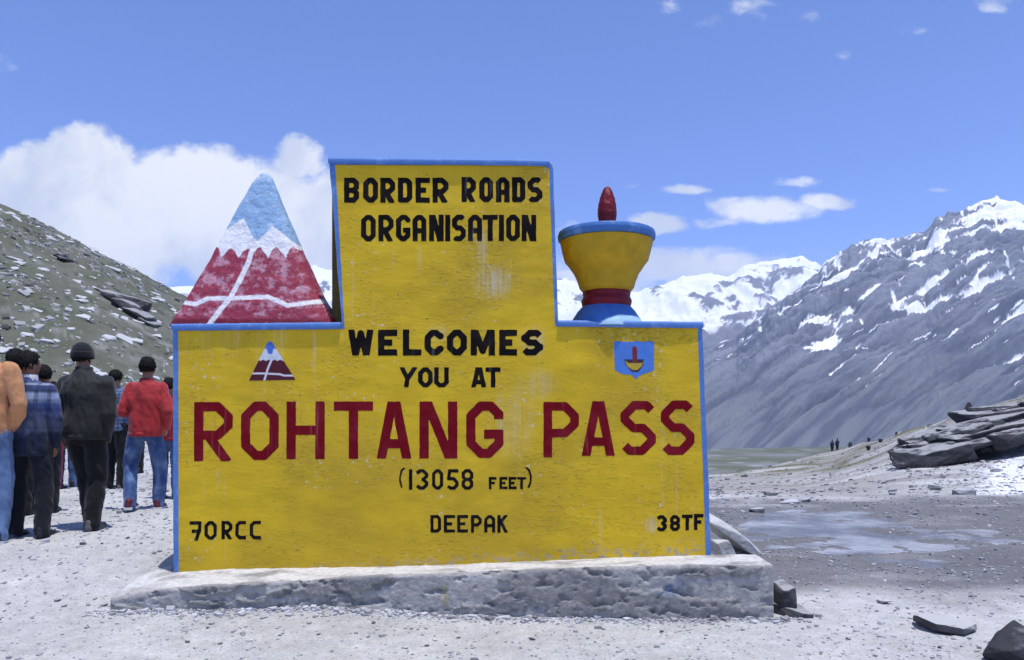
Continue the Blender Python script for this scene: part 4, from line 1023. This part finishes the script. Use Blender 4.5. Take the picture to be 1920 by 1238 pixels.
def loft(bm, rings, seg=24):
    """rings: (cx, cy, z, rx, ry)"""
    R_ = []
    for cx, cy, z, rx, ry in rings:
        row_ = []
        for k in range(seg):
            a = 2 * math.pi * k / seg; ca, sa = math.cos(a), math.sin(a); e = .86
            row_.append(bm.verts.new((cx + rx * math.copysign(abs(ca) ** e, ca), cy + ry * math.copysign(abs(sa) ** e, sa), z)))
        R_.append(row_)
    for a, b in zip(R_, R_[1:]):
        for k in range(seg): bm.faces.new((a[k], a[(k + 1) % seg], b[(k + 1) % seg], b[k]))
    bm.faces.new(R_[0][::-1]); bm.faces.new(R_[-1])
def remesh(bm, voxel, smooth_it=4):
    """fuse the pieces into one continuous skin"""
    me = bpy.data.meshes.new('tmp'); bmesh.ops.recalc_face_normals(bm, faces=bm.faces[:]); bm.to_mesh(me); bm.free()
    o = bpy.data.objects.new('tmp', me); COL.objects.link(o)
    m = o.modifiers.new('r', 'REMESH'); m.mode = 'VOXEL'; m.voxel_size = voxel; m.use_smooth_shade = True
    s = o.modifiers.new('s', 'SMOOTH'); s.factor = .5; s.iterations = smooth_it
    dg = bpy.context.evaluated_depsgraph_get(); dg.update()
    res = bpy.data.meshes.new_from_object(o.evaluated_get(dg))
    bpy.data.objects.remove(o); bpy.data.meshes.remove(me)
    return res
def folds(me, amp, seed, fx=9.0, fz=7.0):
    """cloth creases pressed into a garment"""
    n = len(me.vertices); co = np.zeros(n * 3, np.float32); me.vertices.foreach_get('co', co); co = co.reshape(-1, 3).astype(float)
    nr = np.zeros(n * 3, np.float32); me.vertices.foreach_get('normal', nr); nr = nr.reshape(-1, 3)
    x, y, z = co.T
    f = ridged(x * fx + z * fz * .35 + y * 5, z * fz * .55 - x * 2 + y * 2, 2, seed) * .8 + .5 * fbm(x * 4 + y * 3, z * 4, 3, seed + 5) + .10 * ridged(x * 22 + z * 8, z * 18 + y * 9, 2, seed + 7)
    co = co + nr * (amp * (f - .2))[:, None]
    me.vertices.foreach_set('co', co.astype(np.float32).ravel()); me.update()
def finish(me, name, m, parent):
    me.name = name; me.materials.clear(); me.materials.append(m); me.polygons.foreach_set('use_smooth', np.ones(len(me.polygons), bool))
    o = bpy.data.objects.new(name, me); return link(o, parent)
def cloth(name, col, rough=.85, ex=None, var=.22): return mat(name, col, rough=rough, spec=.2, var=var, vscale=9.0, bump=.003, bscale=110.0, sheen=.15, extra=ex)
M_SKIN = mat('skin', (.27, .14, .085), rough=.55, spec=.35, var=.12, vscale=14)
M_HAIR = mat('black_hair', (.010, .009, .009), rough=.75, spec=.2, var=.5, vscale=70, bump=.012, bscale=70)

def hand_bm(wr, d, side, curl=.5, s=1.0):
    """palm, four unequal bent fingers and a thumb; wr wrist, d forearm direction"""
    bm = bmesh.new(); d = Vector(d).normalized(); w_ = Vector(wr)
    out_ = Vector((side, 0, 0)); pn_ = d.cross(Vector((0, 1, 0)))
    fwd = Vector((0, 1, 0)); fwd = (fwd - d * fwd.dot(d)).normalized(); inn = d.cross(fwd).normalized()
    if inn.x * side > 0: inn = -inn
    pal = w_ + d * .05 * s
    add_tube(bm, [w_ - d * .02 * s, w_ + d * .015 * s, w_ + d * .055 * s, w_ + d * .095 * s], [(.024 * s, .02 * s), (.026 * s, .02 * s), (.04 * s, .017 * s), (.038 * s, .014 * s)] if abs(fwd.x) > abs(fwd.y) else [(.02 * s, .024 * s), (.018 * s, .028 * s), (.016 * s, .042 * s), (.014 * s, .04 * s)], 12)
    for k, (off, L_) in enumerate(((.031, .068), (.011, .078), (-.011, .072), (-.030, .056))):
        b0 = w_ + d * .088 * s + fwd * off * s; c = curl * (1 + .12 * k)
        p1 = b0 + (d * math.cos(c * .6) + inn * math.sin(c * .6)) * L_ * .45 * s
        p2 = p1 + (d * math.cos(c * 1.5) + inn * math.sin(c * 1.5)) * L_ * .32 * s
        p3 = p2 + (d * math.cos(c * 2.3) + inn * math.sin(c * 2.3)) * L_ * .25 * s
        add_tube(bm, [b0 - d * .015 * s, b0, p1, p2, p3, p3 + (p3 - p2) * .12], [.009 * s, .0092 * s, .0088 * s, .008 * s, .007 * s, .003 * s], 8)
    b0 = w_ + d * .03 * s + fwd * .03 * s
    p1 = b0 + (d * .6 + fwd * .7 + inn * .3).normalized() * .035 * s; p2 = p1 + (d * .85 + fwd * .3 + inn * .45).normalized() * .03 * s
    add_tube(bm, [b0, p1, p2, p2 + (p2 - p1) * .25], [.013 * s, .0105 * s, .009 * s, .004 * s], 8)
    return bm

def person(label, px, d, H, yaw=0.0, top=None, bottom=None, shoe=None, legs=None, arms=None, lean=(0, 0), head_yaw=0.0, head_off=(0, 0), bulk=1.0, hem=.86, top_name='jacket',
           hat=None, voxel=.012, group='people standing on the pass', collar=None, trouser_w=1.0, seed=1, sole=None, ground_z=None, shirt_tail=None, waistband=True, xoff=0.0):
    x = (px - CX) / F_PX * d + xoff; s = H / 1.72
    g = tzs(x, d) if ground_z is None else ground_z
    root = empty('person', (x, d, g - .012), R(yaw)); root.scale = (s * .94, s * .96, s); tag(root, label, 'person', group)
    lx_, ly_ = lean                                     # lean of the shoulders over the hips
    def T(z, k=1.0):
        t = max(0, (z - .92) / .55) * k; return lx_ * t, ly_ * t
    lg = legs or {'L': [(-.10, 0, .90), (-.105, .02, .49), (-.11, -.02, .085)], 'R': [(.10, 0, .90), (.105, .02, .49), (.11, -.02, .085)]}
    sh = T(1.40)
    am = arms or {'L': [(-.19, 0, 1.39), (-.255, -.02, 1.12), (-.25, .06, .88)], 'R': [(.19, 0, 1.39), (.255, -.02, 1.12), (.25, .06, .88)]}
    am = {k: [(p[0][0] + sh[0], p[0][1] + sh[1], p[0][2]), p[1], p[2]] for k, p in am.items()}
    hx, hy = sh[0] + head_off[0], sh[1] + head_off[1]
    # ---- body: one continuous skin
    bm = bmesh.new()
    loft(bm, [(0, 0, .80, .09, .08), (0, 0, .86, .145, .105), (0, 0, .94, .16, .115), (T(1.07)[0], T(1.07)[1], 1.07, .14, .10), (T(1.25)[0], T(1.25)[1], 1.25, .165, .115), (sh[0], sh[1], 1.38, .165, .10), (sh[0], sh[1], 1.435, .10, .075), (hx * .5 + sh[0] * .5, hy * .5 + sh[1] * .5, 1.47, .062, .062), (hx, hy, 1.56, .055, .06)])
    ca, sa = math.cos(R(head_yaw)), math.sin(R(head_yaw))
    def hp(a, b, c): return (hx + a * ca - b * sa, hy + a * sa + b * ca, c)
    bmh = bmesh.new()
    add_ball(bm, hp(0, .005, 1.628), (.076, .093, .098), 20); add_ball(bm, hp(0, .03, 1.575), (.058, .066, .072), 16)
    add_ball(bm, hp(0, .062, 1.535), (.03, .028, .024), 12)                                             # chin
    add_tube(bm, [hp(0, .088, 1.625), hp(0, .106, 1.598), hp(0, .104, 1.585)], [.010, .015, .011], 10)  # nose
    for e in (-1, 1):
        add_ball(bm, hp(e * .077, -.004, 1.605), (.011, .021, .032), 10)                                # ears
        add_ball(bm, hp(e * .032, .083, 1.645), (.024, .012, .008), 8)                                  # brow
        add_ball(bm, hp(e * .031, .082, 1.626), (.013, .01, .010), 8)                                   # eyes
    add_ball(bm, hp(0, .090, 1.562), (.024, .012, .008), 8)                                             # mouth
    for k in 'LR':
        a = am[k]; limb(bm, a, [.050, .040, .028])
        l = lg[k]; limb(bm, l, [.07, .04, .03]); 
        mid = [tuple((np.array(l[1]) * .6 + np.array(l[2]) * .4))]; add_ball(bm, (mid[0][0], mid[0][1] - .012, mid[0][2]), (.038, .042, .10))
        add_tube(bm, [(l[2][0], l[2][1] - .03, .05), (l[2][0], l[2][1] + .05, .045), (l[2][0], l[2][1] + .15, .03)], [(.035, .03), (.04, .03), (.03, .02)])
    me = remesh(bm, voxel)
    b2 = bmesh.new(); b2.from_mesh(me)
    for k in 'LR':
        a = am[k]; dv = Vector(a[2]) - Vector(a[1]); hb = hand_bm(a[2], dv, -1 if k == 'L' else 1, .55)
        t = bpy.data.meshes.new('t'); hb.to_mesh(t); hb.free(); b2.from_mesh(t); bpy.data.meshes.remove(t)
    b2.to_mesh(me); b2.free(); finish(me, 'body', M_SKIN, root)
    # ---- trousers
    bm = bmesh.new(); tw = trouser_w
    loft(bm, [(0, 0, .79, .10, .09), (0, 0, .85, .165, .125), (0, 0, .94, .178, .132), (0, 0, 1.03, .165, .122)])
    for k in 'LR':
        l = lg[k]; p0, p1, p2 = [Vector(v) for v in l]; q = p1.lerp(p2, .55)
        pts = [p0 - Vector((0, 0, .02)), p0.lerp(p1, .5), p1, q, Vector((p2.x, p2.y - .005, .06))]
        limb(bm, pts, [.10, .094 * tw, .082 * tw, .074 * tw, .066 * tw])
    me = remesh(bm, voxel); folds(me, .015, 40 + seed, 6, 7); finish(me, 'trousers', bottom, root)
    # ---- shoes
    for k in 'LR':
        l = lg[k]; cx, cy, cz = l[2]; zz = max(0, cz - .085)
        bm = bmesh.new()
        add_tube(bm, [(cx, cy - .075, zz + .045), (cx, cy - .02, zz + .055), (cx, cy + .06, zz + .05), (cx, cy + .13, zz + .036), (cx, cy + .185, zz + .028)], [(.032, .036), (.042, .05), (.048, .045), (.05, .032), (.035, .022)], 14)
        add_ball(bm, (cx, cy - .03, zz + .085), (.045, .055, .05)); add_ball(bm, (cx, cy + .15, zz + .036), (.047, .05, .03)); add_ball(bm, (cx, cy - .06, zz + .045), (.038, .035, .04))
        me = remesh(bm, max(voxel * .75, .008), 2); so_ = finish(me, 'shoe', shoe, root)
        if sole:
            bm = bmesh.new(); pr = [(-.10, .036), (-.07, .046), (.0, .046), (.08, .054), (.15, .054), (.19, .036), (.205, .015)]
            ol = [(cx + w2, cy + yv) for yv, w2 in pr] + [(cx - w2, cy + yv) for yv, w2 in pr[::-1]]
            lo_ = [bm.verts.new((a, b, zz + .004)) for a, b in ol]; hi_ = [bm.verts.new((a, b, zz + .03)) for a, b in ol]
            n = len(ol); bm.faces.new(hi_); bm.faces.new(lo_[::-1])
            for i in range(n): bm.faces.new((lo_[i], lo_[(i + 1) % n], hi_[(i + 1) % n], hi_[i]))
            t = bpy.data.meshes.new('sole'); bm.to_mesh(t); bm.free(); t.materials.append(sole); link(bpy.data.objects.new('sole', t), so_)
    # ---- jacket or shirt
    bm = bmesh.new(); b = bulk
    loft(bm, [(0, 0, hem, .185 * b, .140 * b), (0, 0, hem + .05, .190 * b, .146 * b), (T(1.0)[0], T(1.0)[1], 1.0, .188 * b, .145 * b), (T(1.12)[0], T(1.12)[1], 1.12, .187 * b, .142 * b), (T(1.26)[0], T(1.26)[1], 1.26, .198 * b, .145 * b), (sh[0], sh[1], 1.37, .192 * b, .125 * b), (sh[0], sh[1], 1.42, .14, .105), (sh[0] + .4 * head_off[0], sh[1], 1.455, .088, .085), (sh[0] + .7 * head_off[0], sh[1] + .5 * head_off[1], 1.49, .074, .076)])
    for k in 'LR':
        p0, p1, p2 = [Vector(v) for v in am[k]]; w3 = p1.lerp(p2, .93)
        limb(bm, [p0 + Vector((-.012 if k == 'R' else .012, 0, -.015)), p0.lerp(p1, .5), p1, p1.lerp(w3, .55), w3], [.074 * b, .066 * b, .056 * b, .052 * b, .043 * b])
    me = remesh(bm, voxel); folds(me, .022 * b, 80 + seed, 8, 4); jk = finish(me, top_name, top, root)
    if collar:
        bm = bmesh.new(); seg = 26; ri = []
        for (z, r1, t_) in ((1.45, .088, 0), (1.475, .082, 0), (1.515, .080, .0), (1.52, .072, 0), (1.47, .070, 0)):
            ri.append([bm.verts.new((sh[0] + .55 * head_off[0] + r1 * math.cos(2 * math.pi * q / seg), sh[1] + .4 * head_off[1] + r1 * 1.0 * math.sin(2 * math.pi * q / seg), z)) for q in range(seg)])
        for a_, c_ in zip(ri, ri[1:]):
            for q in range(seg): bm.faces.new((a_[q], a_[(q + 1) % seg], c_[(q + 1) % seg], c_[q]))
        t = bpy.data.meshes.new('collar'); bm.to_mesh(t); bm.free(); finish(t, 'collar', collar, jk)
    if waistband and top_name == 'jacket':                                           # ribbed hem and cuffs
        bm = bmesh.new(); seg = 40
        ri = [[bm.verts.new(((.186 * b + o_) * math.cos(2 * math.pi * q / seg), (.143 * b + o_) * math.sin(2 * math.pi * q / seg), z_)) for q in range(seg)] for z_, o_ in ((hem - .012, -.02), (hem - .014, .004), (hem + .01, .008), (hem + .035, .006), (hem + .042, -.015))]
        for a_, c_ in zip(ri, ri[1:]):
            for q in range(seg): bm.faces.new((a_[q], a_[(q + 1) % seg], c_[(q + 1) % seg], c_[q]))
        t = bpy.data.meshes.new('waistband'); bm.to_mesh(t); bm.free(); finish(t, 'waistband', top, jk)
        for k in 'LR':
            p1, p2 = Vector(am[k][1]), Vector(am[k][2]); bm = bmesh.new(); add_tube(bm, [p1.lerp(p2, .86), p1.lerp(p2, .88), p1.lerp(p2, .97), p1.lerp(p2, .985)], [.036, .045 * b, .042 * b, .034], 18)
            t = bpy.data.meshes.new('cuff'); bm.to_mesh(t); bm.free(); finish(t, 'cuff', top, jk)
    # ---- hair, cap
    bm = bmesh.new(); bmesh.ops.create_uvsphere(bm, u_segments=40, v_segments=28, radius=1.0)
    for v in bm.verts:
        c = v.co.copy(); front = c.y
        keep = c.z > ((-.46 + .12 * mnoise.noise(c * 9)) if front < .1 else -.46 + (front - .1) * 1.35)
        q = c * 7; nz = mnoise.noise(q + Vector((seed, 0, 0))) * .07 + mnoise.noise(q * 3 + Vector((0, seed, 0))) * .05
        r_ = (1.0 + nz) if keep else .84
        P_ = Vector((c.x * .089 * r_, c.y * .106 * r_ - .004, c.z * .108 * r_))
        if c.z < -.2 and keep: P_.x *= .94
        v.co = Vector(hp(P_.x, P_.y, 1.632 + P_.z))
    rh = random.Random(seed * 13)
    for q in range(520 if voxel < .017 else 160):                                   # locks
        th_, cz = rh.uniform(0, 2 * math.pi), rh.uniform(-.5, 1.0); rr = math.sqrt(max(0, 1 - cz * cz)); c = Vector((rr * math.cos(th_), rr * math.sin(th_), cz))
        if c.y > .1 and cz < -.46 + (c.y - .1) * 1.35 + .1: continue
        dn = (Vector((0, -.15, -1)) - c * Vector((0, -.15, -1)).dot(c)); dn = dn.normalized() if dn.length > .05 else Vector((rh.uniform(-1, 1), rh.uniform(-1, 1), 0)).normalized()
        dn = (dn + Vector((rh.uniform(-.5, .5), rh.uniform(-.5, .5), rh.uniform(-.3, .5)))).normalized(); sd_ = c.cross(dn).normalized()
        E = lambda v, k_: Vector(hp(v.x * .089 * k_, v.y * .106 * k_ - .004, 1.632 + v.z * .108 * k_))
        w_, l_ = rh.uniform(.05, .09), rh.uniform(.22, .42)
        v1, v2, v3, v4 = [bm.verts.new(p_) for p_ in (E(c - sd_ * w_, .98), E(c + sd_ * w_, .98), E(c + dn * l_ * .5 + c * .0, 1.045 + rh.uniform(0, .04)), E((c + dn * l_).normalized(), 1.0 + rh.uniform(-.02, .06)))]
        bm.faces.new((v1, v2, v3)); bm.faces.new((v2, v4, v3)); bm.faces.new((v1, v3, v4))
    t = bpy.data.meshes.new('hair'); bm.to_mesh(t); bm.free(); finish(t, 'hair', M_HAIR, root)
    if hat:
        bm = bmesh.new(); bmesh.ops.create_uvsphere(bm, u_segments=36, v_segments=24, radius=1.0)
        for v in bm.verts:
            c = v.co; w_ = 1.0 + .025 * mnoise.noise(c * 5) + .012 * math.sin(math.atan2(c.y, c.x) * 26)
            if c.z < -.05: k_ = .97; zz = -.05 + (c.z + .05) * .15
            else: k_ = 1.0; zz = c.z
            rr = math.hypot(c.x, c.y) or 1; sc_ = 1.0 if c.z > -.05 else (1.0 / max(rr, .2)) * .99 if c.z > -.5 else rr
            v.co = Vector(hp(c.x * .098 * w_ * min(sc_, 1.2), c.y * .114 * w_ * min(sc_, 1.2) - .006, 1.645 + zz * .105))
        t = bpy.data.meshes.new('knit_cap'); bm.to_mesh(t); bm.free(); ht = finish(t, 'knit_cap', hat, root)
        bm = bmesh.new(); seg = 36; ri = []
        for z, r1 in ((1.600, .98), (1.598, 1.02), (1.612, 1.045), (1.650, 1.045), (1.660, 1.02), (1.65, .97)):
            ri.append([bm.verts.new(hp(.097 * r1 * math.cos(2 * math.pi * q / seg), .113 * r1 * math.sin(2 * math.pi * q / seg) - .006, z)) for q in range(seg)])
        for a_, c_ in zip(ri, ri[1:]):
            for q in range(seg): bm.faces.new((a_[q], a_[(q + 1) % seg], c_[(q + 1) % seg], c_[q]))
        t = bpy.data.meshes.new('cap_band'); bm.to_mesh(t); bm.free(); finish(t, 'cap_band', hat, ht)
    return root

def plaid(t, V, c, b):
    s = t.new('ShaderNodeSeparateXYZ'); t.l.new(V, s.inputs[0]); x, z = s.outputs[0], s.outputs[2]
    r = t.new('ShaderNodeValToRGB'); t.put(r.inputs[0], t.math('MULTIPLY_ADD', z, 1.667, -1.417))     # 0.85..1.45 m
    e = r.color_ramp.elements; e[0].position = 0; e[0].color = (.012, .014, .028, 1); e[1].position = 1; e[1].color = (.06, .09, .22, 1)
    for p, q in ((.20, (.014, .017, .035)), (.26, (.06, .075, .12)), (.38, (.05, .065, .11)), (.44, (.02, .03, .075)), (.56, (.03, .055, .15)), (.66, (.05, .085, .22)), (.72, (.24, .30, .44)), (.82, (.26, .32, .46)), (.86, (.035, .05, .13)), (.94, (.035, .05, .14)), (.965, (.32, .36, .46))):
        n = e.new(p); n.color = (*q, 1)
    w1 = t.math('SINE', t.math('MULTIPLY', x, 62.0)); w2 = t.math('SINE', t.math('MULTIPLY', z, 75.0))
    k = t.math('MULTIPLY_ADD', t.smooth(w1, .3, .8), .5, t.math('MULTIPLY', t.smooth(w2, .3, .8), .3))
    c2 = t.mix(k, r.outputs[0], (.015, .022, .06)); n = t.noise(V, 5.0, 4.0)
    return t.mix(t.math('MULTIPLY', t.smooth(n, .55, .7), .35), c2, (.12, .15, .25))
def checks(t, V, c, b):
    s = t.new('ShaderNodeSeparateXYZ'); t.l.new(V, s.inputs[0])
    w1 = t.math('SINE', t.math('MULTIPLY', s.outputs[0], 120.0)); w2 = t.math('SINE', t.math('MULTIPLY', s.outputs[2], 120.0))
    c2 = t.mix(t.math('MULTIPLY', t.smooth(w1, .0, .5), .6), (.13, .18, .30), (.022, .035, .085)); return t.mix(t.math('MULTIPLY', t.smooth(w2, .1, .5), .6), c2, (.02, .03, .08))
def denim_fade(t, V, c, b):
    n = t.noise(V, 5.0, 5.0, .6); s = t.new('ShaderNodeSeparateXYZ'); t.l.new(V, s.inputs[0])
    return t.mix(t.math('MULTIPLY', t.smooth(n, .42, .68), .7), c, (.17, .27, .46))
C_ORANGE = cloth('tan_jacket_cloth', (.52, .25, .115)); C_PLAID = cloth('blue_plaid_cloth', (.05, .08, .2), ex=plaid, var=.0); C_BLACKJ = cloth('black_jacket_cloth', (.016, .017, .017), rough=.7)
C_BLACKT = cloth('black_trouser_cloth', (.008, .008, .010)); C_NAVYT = cloth('navy_trouser_cloth', (.009, .010, .016)); C_RED = cloth('red_jacket_cloth', (.36, .025, .028), rough=.65); C_JEANS = cloth('blue_denim', (.035, .075, .20), ex=denim_fade)
C_PALEJ = cloth('faded_denim', (.10, .16, .30), ex=denim_fade); C_CHECK = cloth('blue_check_cloth', (.1, .15, .3), ex=checks, var=0); C_NAVYJ = cloth('navy_jacket_cloth', (.022, .026, .05)); C_LILAC = cloth('lilac_collar_cloth', (.13, .14, .32))
C_PINK = cloth('pink_trouser_cloth', (.36, .03, .07)); C_TEAL = cloth('pale_teal_cloth', (.30, .40, .42)); C_DKRED = cloth('dark_red_jacket_cloth', (.26, .02, .035)); C_GREY = cloth('grey_jacket_cloth', (.08, .085, .10)); C_WHITE = cloth('white_collar_cloth', (.6, .62, .66))
S_BLACK = mat('black_shoe', (.012, .012, .014), rough=.5, spec=.4); S_NAVY = mat('navy_shoe', (.03, .04, .08), rough=.6); S_MAROON = mat('maroon_shoe', (.10, .018, .025), rough=.55); S_WHITE = mat('white_sole', (.7, .7, .7), rough=.6); S_GREYSH = mat('grey_shoe', (.10, .10, .10), rough=.6)
HAT = cloth('black_knit', (.010, .010, .014))
A_DOWN = lambda o=.0: {'L': [(-.19, 0, 1.39), (-.26 - o, -.02, 1.12), (-.25 - o, .07, .88)], 'R': [(.19, 0, 1.39), (.26 + o, -.02, 1.12), (.25 + o, .07, .88)]}

person('person in a tan orange jacket and faded jeans, cut off by the left edge', -24, 6.62, 1.84, 0, C_ORANGE, C_PALEJ, S_NAVY, arms={'L': [(-.19, 0, 1.40), (-.27, .0, 1.13), (-.15, .16, .98)], 'R': [(.20, 0, 1.40), (.295, -.03, 1.12), (.165, .12, .92)]}, bulk=1.02, trouser_w=.9, seed=2, sole=S_WHITE, hem=.88,
       legs={'L': [(-.10, 0, .9), (-.12, .02, .49), (-.13, 0, .085)], 'R': [(.10, 0, .90), (.125, .03, .49), (.125, -.02, .085)]})
person('person in a blue plaid jacket and dark trousers beside the tan jacket', 54, 6.82, 1.635, 4, C_PLAID, C_NAVYT, S_BLACK, head_yaw=-42, arms={'L': [(-.19, 0, 1.39), (-.25, .02, 1.12), (-.14, .16, .98)], 'R': [(.19, 0, 1.39), (.255, .0, 1.12), (.2, .10, .86)]}, bulk=1.0, collar=C_WHITE, seed=3, trouser_w=1.02, hem=.78,
       legs={'L': [(-.10, 0, .9), (-.12, .02, .49), (-.13, .0, .085)], 'R': [(.10, 0, .9), (.13, .03, .49), (.145, -.03, .085)]})
person('dark haired person whose head shows behind the plaid jacket', 30, 8.1, 1.74, 0, C_NAVYJ, C_BLACKT, S_BLACK, seed=4, voxel=.018)
person('person with dark hair and lilac collar between plaid and black jackets', 82, 8.4, 1.60, 10, C_NAVYJ, C_NAVYT, S_BLACK, collar=C_LILAC, seed=5, voxel=.018, head_yaw=25)
person('person in red pink trousers seen behind the black jacketed man', 101, 10.9, 1.52, -10, C_GREY, C_PINK, S_BLACK, seed=6, voxel=.018, legs={'L': [(-.09, 0, .9), (-.07, .02, .49), (-.06, 0, .085)], 'R': [(.09, 0, .9), (.07, .02, .49), (.06, .02, .085)]}, trouser_w=.8)
person('person in dark jeans standing just left of the black trousers', 124, 11.2, 1.60, 15, C_TEAL, C_JEANS, S_BLACK, seed=7, voxel=.018)
person('man in a bulky black jacket, black trousers and black knit cap', 160, 7.12, 1.72, -3, C_BLACKJ, C_BLACKT, S_GREYSH, seed=8, hat=HAT, bulk=1.16, hem=.86, lean=(-.02, .05), head_off=(-.055, .03), collar=C_BLACKJ,
       arms={'L': [(-.20, 0, 1.37), (-.31, -.03, 1.10), (-.27, .05, .89)], 'R': [(.20, 0, 1.37), (.25, -.02, 1.08), (.185, .03, .85)]},
       legs={'L': [(-.09, 0, .9), (-.02, .05, .50), (.045, .05, .085)], 'R': [(.10, 0, .9), (.10, .03, .49), (.10, -.05, .085)]}, trouser_w=1.1, waistband=True)
person('person in a blue checked shirt and black trousers behind the black jacket', 217, 10.9, 1.68, -5, C_CHECK, C_BLACKT, S_GREYSH, top_name='shirt', seed=9, voxel=.016, sole=S_WHITE, trouser_w=1.1)
person('dark haired person far back between checked shirt and red jacket', 252, 14.0, 1.62, 8, C_TEAL, C_BLACKT, S_BLACK, seed=10, voxel=.02)
person('person in a red jacket and blue jeans walking with one forearm raised', 274, 8.62, 1.69, 8, C_RED, C_JEANS, S_MAROON, seed=11, bulk=1.04, hem=.85, sole=S_WHITE, lean=(.01, .03),
       arms={'L': [(-.18, 0, 1.39), (-.245, -.06, 1.11), (-.42, .10, 1.155)], 'R': [(.18, 0, 1.39), (.26, -.07, 1.12), (.21, .06, .93)]},
       legs={'L': [(-.10, 0, .9), (-.20, .06, .50), (-.13, -.16, .11)], 'R': [(.09, 0, .9), (.13, .08, .49), (.13, .06, .085)]})
person('person in a dark red jacket and jeans half hidden by the sign edge', 317, 9.7, 1.52, 5, C_DKRED, C_JEANS, S_BLACK, seed=12, voxel=.018)
for px, lab, sd in ((1560.5, 'left one of two distant dark figures standing on the crest', 20), (1570, 'right one of two distant dark figures standing on the crest', 21)):
    person(lab, px, 97, 1.68, 10, C_NAVYJ, C_BLACKT, S_BLACK, seed=sd, voxel=.035, group='distant figures on the crest')
